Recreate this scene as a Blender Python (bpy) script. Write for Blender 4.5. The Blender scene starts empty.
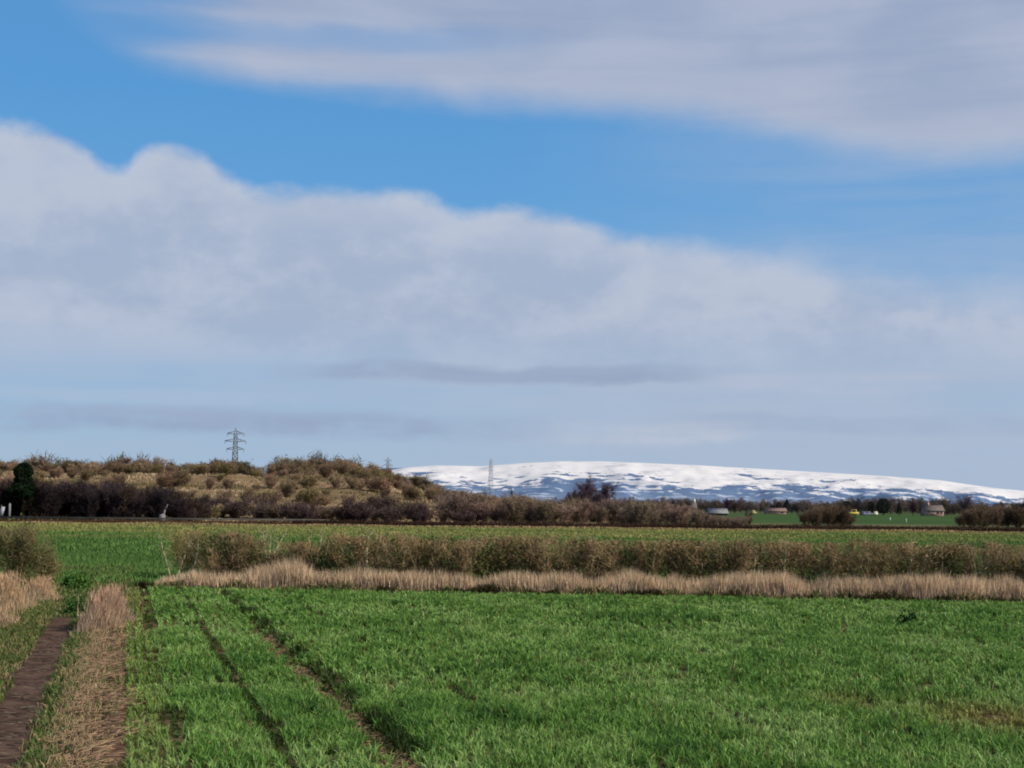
import bpy, math, random
import numpy as np
from mathutils import Vector, Matrix, noise as mnoise

rng = np.random.default_rng(7)
random.seed(7)
S = bpy.context.scene
COL = S.collection
W, H, F = 1024, 768, 1500.0
EYE = 2.6

# ------------------------------------------------------------------ camera
cam_d = bpy.data.cameras.new('camera')
cam_d.sensor_width = 36.0
cam_d.lens = 36.0 * F / W
cam_d.clip_start = 0.1
cam_d.clip_end = 60000
cam = bpy.data.objects.new('camera', cam_d)
COL.objects.link(cam)
PITCH = math.atan(121 / F)
ROLL = math.radians(0.56)
CR = Matrix.Rotation(math.pi / 2 + PITCH, 3, 'X') @ Matrix.Rotation(ROLL, 3, 'Z')
cam.matrix_world = Matrix.Translation((0, 0, EYE)) @ CR.to_4x4()
S.camera = cam


def ray(px, py):
    return CR @ Vector((px - W / 2, -(py - H / 2), -F)).normalized()


def gp(px, py, z=0.0):
    """ground point seen at a picture position"""
    d = ray(px, py)
    t = (z - EYE) / d.z
    return Vector((d.x * t, d.y * t, z))


def horizon(px):
    lo, hi = 300.0, 700.0
    for _ in range(40):
        m = (lo + hi) / 2
        if ray(px, m).z > 0:
            lo = m
        else:
            hi = m
    return lo


def xat(px, Y):
    d = ray(px, horizon(px))
    return d.x / d.y * Y


def zat(px, py, Y):
    d = ray(px, py)
    return EYE + d.z / d.y * Y


def azel(px, py):
    d = ray(px, py)
    return math.atan2(d.x, d.y), math.asin(d.z)


def lin(r, g, b):
    f = lambda c: ((c / 255 + 0.055) / 1.055) ** 2.4 if c > 10 else c / 255 / 12.92
    return (f(r), f(g), f(b))


def fbm(x, y, s=0):
    return mnoise.fractal(Vector((x, y, s * 7.31)), 1.0, 2.0, 4)


# value noise for arrays
def vnoise(x, y, seed=0):
    def h(i, j):
        n = (i.astype(np.int64) * 374761393 + j.astype(np.int64) * 668265263 + seed * 974634777) & 0x7fffffff
        n = ((n ^ (n >> 13)) * 1274126177) & 0x7fffffff
        return ((n ^ (n >> 16)) & 0xffff) / 65535.0
    xi, yi = np.floor(x), np.floor(y)
    u, v = x - xi, y - yi
    u = u * u * (3 - 2 * u)
    v = v * v * (3 - 2 * v)
    a, b, c, d = h(xi, yi), h(xi + 1, yi), h(xi, yi + 1), h(xi + 1, yi + 1)
    return (a * (1 - u) + b * u) * (1 - v) + (c * (1 - u) + d * u) * v


def vfbm(x, y, seed=0, o=3):
    t, a, s = 0, 0.5, 0
    for k in range(o):
        t = t + a * vnoise(x * 2 ** k, y * 2 ** k, seed + k)
        s += a
        a *= 0.5
    return t / s


def sstep(a, b, x):
    t = np.clip((x - a) / (b - a), 0, 1)
    return t * t * (3 - 2 * t)


# ------------------------------------------------------------------ materials
class NT:
    def __init__(s, nt):
        s.t = nt
        s.n = nt.nodes
        s.l = nt.links

    def new(s, typ, **kw):
        nd = s.n.new(typ)
        for k, v in kw.items():
            setattr(nd, k, v)
        return nd

    def put(s, sock, v):
        if isinstance(v, bpy.types.NodeSocket):
            s.l.new(v, sock)
        elif v is not None:
            if isinstance(v, (tuple, list)) and len(v) == 3 and sock.type == 'RGBA':
                v = (*v, 1)
            sock.default_value = v

    def m(s, op, a, b=None, c=None, clamp=False):
        nd = s.new('ShaderNodeMath', operation=op)
        nd.use_clamp = clamp
        s.put(nd.inputs[0], a)
        if b is not None:
            s.put(nd.inputs[1], b)
        if c is not None:
            s.put(nd.inputs[2], c)
        return nd.outputs[0]

    def add(s, a, b): return s.m('ADD', a, b)
    def sub(s, a, b): return s.m('SUBTRACT', a, b)
    def mul(s, a, b): return s.m('MULTIPLY', a, b)

    def ss(s, x, a, b, lo=0.0, hi=1.0):
        nd = s.new('ShaderNodeMapRange', interpolation_type='SMOOTHSTEP')
        s.put(nd.inputs['Value'], x)
        s.put(nd.inputs['From Min'], a)
        s.put(nd.inputs['From Max'], b)
        s.put(nd.inputs['To Min'], lo)
        s.put(nd.inputs['To Max'], hi)
        return nd.outputs[0]

    def noise(s, vec, scale, detail=4, rough=0.5, dist=0.0):
        nd = s.new('ShaderNodeTexNoise')
        if vec is not None:
            s.l.new(vec, nd.inputs['Vector'])
        nd.inputs['Scale'].default_value = scale
        nd.inputs['Detail'].default_value = detail
        nd.inputs['Roughness'].default_value = rough
        nd.inputs['Distortion'].default_value = dist
        return nd.outputs['Fac']

    def mix(s, f, a, b, blend='MIX'):
        nd = s.new('ShaderNodeMix', data_type='RGBA', blend_type=blend)
        s.put(nd.inputs[0], f)
        s.put(nd.inputs[6], a)
        s.put(nd.inputs[7], b)
        return nd.outputs[2]

    def comb(s, x, y, z):
        nd = s.new('ShaderNodeCombineXYZ')
        for i, v in enumerate((x, y, z)):
            s.put(nd.inputs[i], v)
        return nd.outputs[0]

    def sep(s, v):
        nd = s.new('ShaderNodeSeparateXYZ')
        s.l.new(v, nd.inputs[0])
        return nd.outputs

    def mapping(s, vec, scale):
        nd = s.new('ShaderNodeMapping')
        s.l.new(vec, nd.inputs[0])
        nd.inputs['Scale'].default_value = scale
        return nd.outputs[0]

    def pos(s):
        return s.new('ShaderNodeNewGeometry').outputs['Position']

    def ramp(s, f, stops):
        nd = s.new('ShaderNodeValToRGB')
        cr = nd.color_ramp
        while len(cr.elements) < len(stops):
            cr.elements.new(0.5)
        for e, (p, c) in zip(cr.elements, stops):
            e.position = p
            e.color = (*c, 1)
        s.l.new(f, nd.inputs[0])
        return nd.outputs[0]


def material(name):
    m = bpy.data.materials.new(name)
    m.use_nodes = True
    m.node_tree.nodes.clear()
    k = NT(m.node_tree)
    out = k.new('ShaderNodeOutputMaterial')
    return m, k, out


def surface(name, fn, rough=0.95, spec=0.0):
    """fn(k) -> (colour socket or tuple, bump height socket or None, bump distance)"""
    m, k, out = material(name)
    c, hgt, dist = fn(k)
    p = k.new('ShaderNodeBsdfPrincipled')
    k.put(p.inputs['Base Color'], c)
    p.inputs['Roughness'].default_value = rough
    p.inputs['Specular IOR Level'].default_value = spec
    if hgt is not None:
        b = k.new('ShaderNodeBump')
        b.inputs['Strength'].default_value = 0.8
        b.inputs['Distance'].default_value = dist
        k.l.new(hgt, b.inputs['Height'])
        k.l.new(b.outputs[0], p.inputs['Normal'])
    k.l.new(p.outputs[0], out.inputs[0])
    return m


def foliage_mat(name, transl=0.25, gloss=0.0, objvar=0.0, tint=(1, 1, 1)):
    """vertex colours of the blades and twigs, a little light passing through, each object slightly different"""
    m, k, out = material(name)
    a = k.new('ShaderNodeAttribute', attribute_name='col')
    c = a.outputs['Color']
    if tint != (1, 1, 1):
        c = k.mix(1.0, c, tint, 'MULTIPLY')
    if objvar > 0:
        oi = k.new('ShaderNodeObjectInfo')
        hs = k.new('ShaderNodeHueSaturation')
        hs.inputs['Hue'].default_value = 0.5
        rnd = oi.outputs['Random']
        k.l.new(k.add(k.mul(rnd, 2 * objvar), 1 - objvar), hs.inputs['Value'])
        r2 = k.m('FRACT', k.mul(rnd, 17.7))
        k.l.new(k.add(k.mul(r2, 0.028), 0.479), hs.inputs['Hue'])
        k.l.new(c, hs.inputs['Color'])
        c = hs.outputs[0]
    d = k.new('ShaderNodeBsdfDiffuse')
    k.put(d.inputs[0], c)
    sh = d.outputs[0]
    if transl > 0:
        t = k.new('ShaderNodeBsdfTranslucent')
        k.put(t.inputs[0], c)
        mx = k.new('ShaderNodeMixShader')
        mx.inputs[0].default_value = transl
        k.l.new(sh, mx.inputs[1])
        k.l.new(t.outputs[0], mx.inputs[2])
        sh = mx.outputs[0]
    if gloss > 0:
        g = k.new('ShaderNodeBsdfGlossy')
        g.inputs['Roughness'].default_value = 0.45
        g.inputs[0].default_value = (0.8, 0.85, 0.8, 1)
        mx = k.new('ShaderNodeMixShader')
        mx.inputs[0].default_value = gloss
        k.l.new(sh, mx.inputs[1])
        k.l.new(g.outputs[0], mx.inputs[2])
        sh = mx.outputs[0]
    k.l.new(sh, out.inputs[0])
    return m


def plain(name, c, rough=0.6, spec=0.3, var=0.15, scale=6.0, metal=0.0):
    def fn(k):
        tc = k.new('ShaderNodeTexCoord').outputs['Object']
        n = k.noise(tc, scale, 5, 0.6)
        lo = tuple(v * (1 - var) for v in c)
        hi = tuple(min(1, v * (1 + var)) for v in c)
        return k.mix(k.ss(n, 0.3, 0.7), lo, hi), None, 0
    m = surface(name, fn, rough, spec)
    for n in m.node_tree.nodes:
        if n.type == 'BSDF_PRINCIPLED':
            n.inputs['Metallic'].default_value = metal
    return m


# ------------------------------------------------------------------ mesh helpers
def tag(o, label=None, cat=None, group=None, kind=None):
    if label: o['label'] = label
    if cat: o['category'] = cat
    if group: o['group'] = group
    if kind: o['kind'] = kind
    return o


def mesh_np(name, verts, loops, counts, mat, cols=None, parent=None, smooth=False):
    me = bpy.data.meshes.new(name)
    verts = np.asarray(verts, np.float32).reshape(-1, 3)
    loops = np.asarray(loops, np.int32).ravel()
    counts = np.asarray(counts, np.int32).ravel()
    me.vertices.add(len(verts))
    me.vertices.foreach_set('co', verts.ravel())
    me.loops.add(len(loops))
    me.loops.foreach_set('vertex_index', loops)
    me.polygons.add(len(counts))
    st = np.zeros(len(counts), np.int32)
    st[1:] = np.cumsum(counts)[:-1]
    me.polygons.foreach_set('loop_start', st)
    me.polygons.foreach_set('loop_total', counts)
    me.update(calc_edges=True)
    if cols is not None:
        ca = me.color_attributes.new('col', 'FLOAT_COLOR', 'POINT')
        c4 = np.ones((len(verts), 4), np.float32)
        c4[:, :3] = cols
        ca.data.foreach_set('color', c4.ravel())
    if smooth:
        me.polygons.foreach_set('use_smooth', np.ones(len(counts), bool))
    me.materials.append(mat)
    o = bpy.data.objects.new(name, me)
    COL.objects.link(o)
    if parent is not None:
        o.parent = parent
    return o


def empty(name, loc=(0, 0, 0), rz=0.0):
    o = bpy.data.objects.new(name, None)
    o.empty_display_size = 0.3
    COL.objects.link(o)
    o.location = loc
    o.rotation_euler = (0, 0, rz)
    return o


class Geo:
    """collects boxes, bars, blades and twigs, then becomes ONE mesh"""
    def __init__(s):
        s.v, s.l, s.c, s.k, s.n = [], [], [], [], 0

    def push(s, v, faces_idx, cnt, col):
        v = np.asarray(v, float).reshape(-1, 3)
        s.v.append(v)
        s.l.append(np.asarray(faces_idx, np.int64).ravel() + s.n)
        s.c.append(np.asarray(cnt, np.int64).ravel())
        col = np.asarray(col, float)
        if col.ndim == 1:
            col = np.tile(col, (len(v), 1))
        s.k.append(col)
        s.n += len(v)

    def box(s, cx, cy, cz, sx, sy, sz, col=(1, 1, 1), rz=0.0):
        x, y, z = sx / 2, sy / 2, sz / 2
        v = np.array([(-x, -y, -z), (x, -y, -z), (x, y, -z), (-x, y, -z), (-x, -y, z), (x, -y, z), (x, y, z), (-x, y, z)])
        if rz:
            c, n = math.cos(rz), math.sin(rz)
            v[:, :2] = v[:, :2] @ np.array([[c, n], [-n, c]])
        v += (cx, cy, cz)
        s.push(v, [0, 3, 2, 1, 4, 5, 6, 7, 0, 1, 5, 4, 1, 2, 6, 5, 2, 3, 7, 6, 3, 0, 4, 7], [4] * 6, col)

    def poly(s, pts, col=(1, 1, 1)):
        s.push(pts, list(range(len(pts))), [len(pts)], col)

    def prism(s, prof, axis_pts, col=(1, 1, 1)):
        """profile polygon given at two ends: two lists of 3-D points"""
        a, b = prof, axis_pts
        n = len(a)
        f, c = list(range(n))[::-1] + list(range(n, 2 * n)), [n, n]
        for i in range(n):
            j = (i + 1) % n
            f += [i, j, n + j, n + i]
            c.append(4)
        s.push(list(a) + list(b), f, c, col)

    def bars(s, p0, p1, r0, r1, col, sides=3):
        """tapered bars, arrays"""
        p0 = np.asarray(p0, float).reshape(-1, 3)
        p1 = np.asarray(p1, float).reshape(-1, 3)
        n = len(p0)
        if n == 0:
            return
        r0 = np.broadcast_to(np.asarray(r0, float), (n,))
        r1 = np.broadcast_to(np.asarray(r1, float), (n,))
        d = p1 - p0
        L = np.linalg.norm(d, axis=1, keepdims=True) + 1e-9
        d = d / L
        ref = np.where(np.abs(d[:, 2:3]) > 0.9, np.array([[1.0, 0, 0]]), np.array([[0, 0, 1.0]]))
        a = np.cross(d, ref)
        a /= np.linalg.norm(a, axis=1, keepdims=True) + 1e-9
        b = np.cross(d, a)
        vs = np.zeros((n, 2 * sides, 3))
        for i in range(sides):
            t = 2 * math.pi * i / sides
            off = a * math.cos(t) + b * math.sin(t)
            vs[:, i] = p0 + off * r0[:, None]
            vs[:, sides + i] = p1 + off * r1[:, None]
        f = []
        for i in range(sides):
            j = (i + 1) % sides
            f += [i, j, sides + j, sides + i]
        cnt = [4] * sides + [sides, sides]
        f += list(range(sides))[::-1] + list(range(sides, 2 * sides))
        f = np.array(f)
        idx = (np.arange(n)[:, None] * 2 * sides + f[None]).ravel()
        col = np.asarray(col, float)
        if col.ndim == 2:
            col = np.repeat(col, 2 * sides, axis=0)
        s.push(vs.reshape(-1, 3), idx, np.tile(cnt, n), col)

    def twigs(s, p0, d, L, w, col):
        """flat slender twigs: one long triangle each"""
        p0 = np.asarray(p0, float)
        n = len(p0)
        rnd = rng.normal(size=(n, 3))
        a = np.cross(d, rnd)
        a /= np.linalg.norm(a, axis=1, keepdims=True) + 1e-9
        w = np.broadcast_to(np.asarray(w, float), (n,))[:, None]
        L = np.broadcast_to(np.asarray(L, float), (n,))[:, None]
        v = np.stack([p0 - a * w / 2, p0 + a * w / 2, p0 + d * L], axis=1)
        s.push(v.reshape(-1, 3), np.arange(3 * n), np.full(n, 3), np.repeat(np.asarray(col), 3, axis=0) if np.ndim(col) == 2 else col)

    def leaves(s, p, size, col):
        n = len(p)
        a = rng.normal(size=(n, 3)); a /= np.linalg.norm(a, axis=1, keepdims=True)
        b = np.cross(a, rng.normal(size=(n, 3))); b /= np.linalg.norm(b, axis=1, keepdims=True) + 1e-9
        size = np.broadcast_to(np.asarray(size, float), (n,))[:, None]
        v = np.stack([p - a * size, p + b * size * .55, p + a * size, p - b * size * .55], axis=1)
        s.push(v.reshape(-1, 3), np.arange(4 * n), np.full(n, 4), np.repeat(np.asarray(col), 4, axis=0) if np.ndim(col) == 2 else col)

    def blades(s, p, h, w, lean_az, lean, col0, col1, droop=0.0):
        """grass blades: quad + tip triangle, bent towards lean_az; colour runs from base to tip"""
        n = len(p)
        h = np.broadcast_to(h, (n,)).astype(float)
        w = np.broadcast_to(w, (n,)).astype(float)
        ld = np.stack([np.cos(lean_az), np.sin(lean_az), np.zeros(n)], 1)
        ta = rng.uniform(0, 2 * np.pi, n)
        wd = np.stack([np.cos(ta), np.sin(ta), np.zeros(n)], 1)
        lean = np.broadcast_to(lean, (n,)).astype(float)
        mid = p + ld * (h * lean * 0.35)[:, None] + np.array([0, 0, 1.0]) * (h * 0.58)[:, None]
        tip = p + ld * (h * lean)[:, None] + np.array([0, 0, 1.0]) * (h * (1.0 - droop * lean))[:, None]
        hw = (w / 2)[:, None]
        v = np.stack([p - wd * hw * .8, p + wd * hw * .8, mid + wd * hw, mid - wd * hw, tip], 1)
        f = np.array([0, 1, 2, 3, 3, 2, 4])
        idx = (np.arange(n)[:, None] * 5 + f[None]).ravel()
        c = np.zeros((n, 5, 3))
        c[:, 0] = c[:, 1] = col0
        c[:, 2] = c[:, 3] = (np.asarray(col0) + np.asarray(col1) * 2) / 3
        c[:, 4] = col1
        s.push(v.reshape(-1, 3), idx, np.tile([4, 3], n), c.reshape(-1, 3))

    def build(s, name, mat, parent=None, smooth=False):
        return mesh_np(name, np.concatenate(s.v), np.concatenate(s.l), np.concatenate(s.c), mat, np.concatenate(s.k), parent, smooth)


def jit(base, n, v=0.2, hue=0.06):
    """n colours scattered about a base colour"""
    b = np.asarray(base, float)[None] * (1 + rng.uniform(-v, v, (n, 1)))
    return np.clip(b * (1 + rng.uniform(-hue, hue, (n, 3))), 0.002, 1)


def unit(v):
    return v / (np.linalg.norm(v, axis=-1, keepdims=True) + 1e-9)


# path frame -------------------------------------------------------
vp = ray(126, horizon(126))
AL = np.array([vp.x, vp.y]); AL /= np.linalg.norm(AL)
RT = np.array([AL[1], -AL[0]])


def uv_of(px, py):
    g = gp(px, py)
    return float(g.x * RT[0] + g.y * RT[1]), float(g.x * AL[0] + g.y * AL[1])


def from_uv(u, v):
    return u * RT[0] + v * AL[0], u * RT[1] + v * AL[1]


U_PATH = uv_of(20, 740)[0]
U_PATH_L = uv_of(2, 695)[0]
U_PATH_R = uv_of(40, 695)[0]
U_STRIP_L = uv_of(62, 715)[0]
U_CROP = uv_of(125, 700)[0]
U_TRAM_A = uv_of(330, 702)[0]
U_TRAM_B = uv_of(262, 725)[0]
U_TRAM_C = uv_of(165, 700)[0]
U_TRAM_D = uv_of(120, 605)[0]
print('U', U_PATH_L, U_PATH_R, U_STRIP_L, U_CROP, U_TRAM_C, U_TRAM_B, U_TRAM_A)

HB_L = gp(150, 588.5); HB_R = gp(1024, 604)
hd = (HB_R - HB_L); hd.normalize()
hn = Vector((-hd.y, hd.x, 0))      # away from the camera
print('hedge', HB_L, HB_R)


def hedge_front(x):
    return HB_L.y + (x - HB_L.x) * hd.y / hd.x


# ------------------------------------------------------------------ world: sky with cloud banks
SUN_EL, SUN_AZ = math.radians(36), math.radians(118)     # clockwise from the view direction
wd = bpy.data.worlds.new('World')
S.world = wd
wd.use_nodes = True
wd.node_tree.nodes.clear()
k = NT(wd.node_tree)
wout = k.new('ShaderNodeOutputWorld')
bg = k.new('ShaderNodeBackground')
SKY_STR = 0.1
bg.inputs['Strength'].default_value = SKY_STR
sky = k.new('ShaderNodeTexSky', sky_type='NISHITA')
sky.sun_disc = False
sky.sun_elevation = SUN_EL
sky.sun_rotation = SUN_AZ
sky.altitude = 50
sky.air_density = 1.0
sky.dust_density = 0.3
sky.ozone_density = 2.0
dirv = k.new('ShaderNodeTexCoord').outputs['Generated']
dx, dy, dz = k.sep(dirv)
X = k.mul(k.m('ARCTAN2', dx, dy), F)
E = k.mul(k.m('ARCSINE', dz), F)


def curve(pts, xin):
    """world azimuth -> elevation of a cloud edge (both in radians x F)"""
    ps = []
    for px, py in pts:
        a, e = azel(px, py)
        ps.append((a * F, e * F))
    ps.sort()
    x0, x1 = ps[0][0], ps[-1][0]
    ymax = 620.0
    t = k.m('DIVIDE', k.sub(xin, x0), x1 - x0, clamp=True)
    fc = k.new('ShaderNodeFloatCurve')
    cm = fc.mapping
    c = cm.curves[0]
    while len(c.points) < len(ps):
        c.points.new(0.5, 0.5)
    for p, (a, e) in zip(c.points, ps):
        p.location = ((a - x0) / (x1 - x0), e / ymax)
        p.handle_type = 'AUTO'
    cm.update()
    k.l.new(t, fc.inputs['Value'])
    return k.mul(fc.outputs[0], ymax)


nv = k.comb(k.m('DIVIDE', X, 150.0), k.m('DIVIDE', E, 85.0), 3.1)
n_big = k.sub(k.noise(nv, 1.0, 5, 0.5, 0.3), 0.5)
nv2 = k.comb(k.m('DIVIDE', X, 330.0), k.m('DIVIDE', E, 34.0), 8.7)
n_str = k.sub(k.noise(nv2, 1.0, 4, 0.5, 0.4), 0.5)
nv3 = k.comb(k.m('DIVIDE', X, 60.0), k.m('DIVIDE', E, 40.0), 1.7)
n_sml = k.sub(k.noise(nv3, 1.0, 7, 0.6), 0.5)

low_top = curve([(-200, 105), (0, 122), (45, 122), (80, 142), (118, 168), (140, 150), (165, 141), (195, 146), (225, 168), (255, 184), (310, 184), (370, 188), (420, 192), (465, 210), (520, 204), (560, 212), (610, 228), (700, 236), (800, 243), (900, 252), (1024, 262), (1200, 275)], X)
up_low = curve([(-200, -120), (0, -60), (60, 20), (110, 60), (150, 78), (230, 96), (320, 104), (420, 112), (520, 118), (600, 124), (680, 130), (740, 137), (800, 150), (860, 163), (920, 173), (1024, 168), (1200, 155)], X)

dl = k.sub(k.add(low_top, k.add(k.mul(n_big, 26), k.mul(n_sml, 32))), E)
soft = k.ss(X, 60, 480, 17, 75)
m_top = k.ss(dl, -6, soft)
fade = k.ss(k.add(E, k.mul(n_big, 40)), 95, 190, k.ss(X, -380, 120, 0.42, 0.80), 0.95)
fade = k.m('ADD', fade, k.mul(n_str, k.ss(E, 90, 190, 0.8, 0.12)), clamp=True)
m_low = k.mul(m_top, fade)
haze = k.mul(k.ss(X, -60, 470), k.ss(k.add(n_str, k.mul(n_big, 0.5)), -0.3, 0.3, 0.18, 0.68))

du = k.sub(E, k.add(up_low, k.add(k.mul(n_big, -34), k.mul(n_sml, 14))))
m_up = k.mul(k.ss(du, -4, 40), k.ss(k.add(k.ss(X, -520, -60), n_str), 0.05, 0.55, 0.35, 0.95))
m_up = k.mul(m_up, k.ss(E, 700, 1000, 1.0, 0.45))


def glin(r, g, b):
    return tuple(c / SKY_STR for c in lin(r, g, b))


# clear sky: nishita, deepened a little
hs = k.new('ShaderNodeHueSaturation')
hs.inputs['Saturation'].default_value = 1.25
hs.inputs['Value'].default_value = 1.0
k.l.new(sky.outputs[0], hs.inputs['Color'])
clear = hs.outputs[0]
clear = k.mix(1.0, clear, (0.62, 0.82, 1.0), 'MULTIPLY')
target = k.ramp(k.m('DIVIDE', E, 620.0, clamp=True), [(0.0, lin(160, 187, 214)), (0.12, lin(146, 181, 214)), (0.25, lin(128, 174, 217)), (0.45, lin(104, 165, 219)), (0.65, lin(92, 157, 215)), (1.0, lin(92, 150, 209))])
target = k.mix(1.0, target, (1 / SKY_STR,) * 3, 'MULTIPLY')
clear = k.mix(k.ss(E, 700, 1300, 0.85, 0.0), clear, target)

c_low = k.mix(k.ss(k.add(n_big, k.mul(n_sml, 0.8)), -0.2, 0.22), glin(166, 180, 204), glin(186, 195, 213))
c_low = k.mix(k.ss(dl, 0, 60, 0.35, 0.0), c_low, glin(196, 204, 219))
c_low = k.mix(k.ss(E, 110, 190, 0.85, 0.0), c_low, glin(172, 187, 209))
c_up = k.mix(k.ss(k.add(k.mul(n_str, 1.0), n_big), -0.3, 0.3), glin(154, 168, 196), glin(174, 184, 206))
c_up = k.mix(k.ss(du, 10, 90, 0.5, 0.0), c_up, glin(184, 192, 210))


def patch(cx, cy, hx, hy):
    a, e = azel(cx, cy)
    gx = k.ss(k.m('ABSOLUTE', k.sub(X, a * F)), hx * 0.3, hx, 1.0, 0.0)
    ee = k.add(k.sub(E, e * F), k.add(k.mul(n_big, 22), k.mul(n_sml, 12)))
    gy = k.ss(k.m('ABSOLUTE', ee), hy * 0.2, hy, 1.0, 0.0)
    return k.mul(gx, gy)


m_up = k.mul(m_up, k.sub(1.0, k.mul(patch(290, 34, 330, 20), 0.4)))
m_up = k.mul(m_up, k.sub(1.0, k.mul(patch(60, 5, 200, 60), 0.5)))
m_up = k.mul(m_up, k.sub(1.0, k.mul(patch(330, 92, 120, 12), 0.3)))
clear = k.mix(haze, clear, glin(158, 180, 210))
col = k.mix(m_low, clear, c_low)
col = k.mix(m_up, col, c_up)


def streak(cx, cy, hx, hy, c, amt, col):
    a, e = azel(cx, cy)
    a *= F; e *= F
    gx = k.ss(k.m('ABSOLUTE', k.sub(X, a)), hx * 0.5, hx, 1.0, 0.0)
    ee = k.add(k.sub(E, e), k.add(k.mul(n_big, 24), k.mul(n_sml, 14)))
    gy = k.ss(k.m('ABSOLUTE', ee), hy * 0.25, hy, 1.0, 0.0)
    md = k.ss(k.add(n_str, k.mul(n_sml, 0.9)), -0.22, 0.18, 0.25, 1.0)
    return k.mix(k.mul(k.mul(k.mul(gx, gy), md), amt), col, glin(*c))


col = streak(500, 374, 260, 12, (146, 161, 189), 0.62, col)
col = streak(420, 366, 90, 8, (150, 165, 192), 0.4, col)
col = streak(610, 380, 110, 8, (150, 165, 192), 0.45, col)
col = streak(260, 423, 330, 18, (148, 164, 194), 0.8, col)
col = streak(120, 412, 150, 10, (160, 176, 203), 0.5, col)
col = streak(655, 433, 120, 15, (187, 196, 213), 0.9, col)
col = streak(830, 384, 150, 13, (180, 190, 211), 0.7, col)
col = streak(130, 395, 260, 10, (172, 190, 214), 0.5, col)
col = streak(880, 425, 260, 14, (150, 168, 196), 0.4, col)
# below the horizon
col = k.mix(k.ss(E, -30, 0, 1.0, 0.0), col, glin(80, 90, 80))
k.l.new(col, bg.inputs['Color'])
k.l.new(bg.outputs[0], wout.inputs[0])

sun_d = bpy.data.lights.new('sun', 'SUN')
sun_d.energy = 5.0
sun_d.angle = math.radians(0.6)
sun_d.color = (1.0, 0.92, 0.78)
sun = bpy.data.objects.new('sun', sun_d)
COL.objects.link(sun)
sv = Vector((math.sin(SUN_AZ) * math.cos(SUN_EL), math.cos(SUN_AZ) * math.cos(SUN_EL), math.sin(SUN_EL)))
sun.rotation_euler = (-sv).to_track_quat('-Z', 'Y').to_euler()
sun.location = sv * 100

# ------------------------------------------------------------------ setting: ground sheets


def sheet(name, pts, z, mat, label=None):
    v = [(p[0], p[1], z) for p in pts]
    o = mesh_np(name, v, list(range(len(v))), [len(v)], mat)
    tag(o, kind='structure')
    return o


def grid(name, x0, x1, nx, y0, y1, ny, zf, mat, smooth=True):
    xs = np.linspace(x0, x1, nx); ys = np.linspace(y0, y1, ny)
    XX, YY = np.meshgrid(xs, ys)
    Z = zf(XX, YY)
    v = np.stack([XX, YY, Z], -1).reshape(-1, 3)
    i = np.arange(nx - 1)[None] + np.arange(ny - 1)[:, None] * nx
    f = np.stack([i, i + 1, i + nx + 1, i + nx], -1).reshape(-1)
    return mesh_np(name, v, f, np.full((nx - 1) * (ny - 1), 4), mat, None, None, smooth)


def far_ground(k):
    p = k.pos()
    n = k.noise(k.mapping(p, (0.004, 0.004, 0.004)), 1.0, 3, 0.5)
    n2 = k.noise(k.mapping(p, (0.03, 0.03, 0.03)), 1.0, 5, 0.6)
    c = k.mix(k.ss(n, 0.4, 0.6), (0.05, 0.10, 0.035), (0.09, 0.075, 0.05))
    c = k.mix(k.ss(n2, 0.3, 0.7), c, (0.07, 0.085, 0.045))
    return c, None, 0


g = sheet('ground', [(-25000, -400), (25000, -400), (25000, 30000), (-25000, 30000)], 0.0, surface('ground_mat', far_ground))


def meadow_col(k):
    p = k.pos()
    x, y, z = k.sep(p)
    n = k.noise(k.mapping(p, (0.05, 0.16, 1)), 1.0, 5, 0.55)
    n2 = k.noise(k.mapping(p, (1.6, 1.6, 1)), 1.0, 5, 0.6)
    n3 = k.noise(k.mapping(p, (0.012, 0.1, 1)), 1.0, 3, 0.5)
    base = k.mix(k.ss(n, 0.35, 0.65), (0.065, 0.12, 0.03), (0.1, 0.165, 0.045))
    # yellowed bands towards the far margin
    yy = k.add(y, k.mul(k.sub(n3, 0.5), 60))
    far = k.ss(yy, 108, 150)
    base = k.mix(k.mul(far, k.ss(n, 0.4, 0.62)), base, (0.21, 0.19, 0.062))
    dark = k.mul(k.ss(yy, 60, 74), k.ss(yy, 100, 118, 1.0, 0.0))
    base = k.mix(k.mul(dark, 0.6), base, (0.035, 0.075, 0.02))
    base = k.mix(k.ss(y, 38, 46, 1.0, 0.0), base, (0.06, 0.068, 0.028))
    base = k.mix(k.ss(yy, 166, 172), base, (0.30, 0.21, 0.11))
    c = k.mix(k.mul(k.ss(n2, 0.35, 0.65), 0.45), base, (0.03, 0.06, 0.016))
    return c, n2, 0.06


meadow = sheet('field', [(-140, 5), (140, 5), (140, 176), (-140, 176)], 0.006, surface('meadow_mat', meadow_col))


def soil_col(k):
    p = k.pos()
    n = k.noise(k.mapping(p, (3, 3, 3)), 1.0, 8, 0.65)
    n2 = k.noise(k.mapping(p, (0.4, 0.4, 0.4)), 1.0, 3, 0.5)
    c = k.mix(k.ss(n, 0.3, 0.7), (0.045, 0.03, 0.018), (0.18, 0.12, 0.072))
    c = k.mix(k.ss(n2, 0.4, 0.6), c, (0.05, 0.055, 0.02))
    return c, n, 0.05


def uvq(u0, u1, v0, v1):
    return [from_uv(u0, v0), from_uv(u1, v0), from_uv(u1, v1), from_uv(u0, v1)]


def crop_end(u):
    """v where the crop stops in front of the hedge"""
    lo, hi = 5.0, 80.0
    for _ in range(40):
        m = (lo + hi) / 2
        x, y = from_uv(u, m)
        if y < hedge_front(x) - 0.35:
            lo = m
        else:
            hi = m
    return lo


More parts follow.
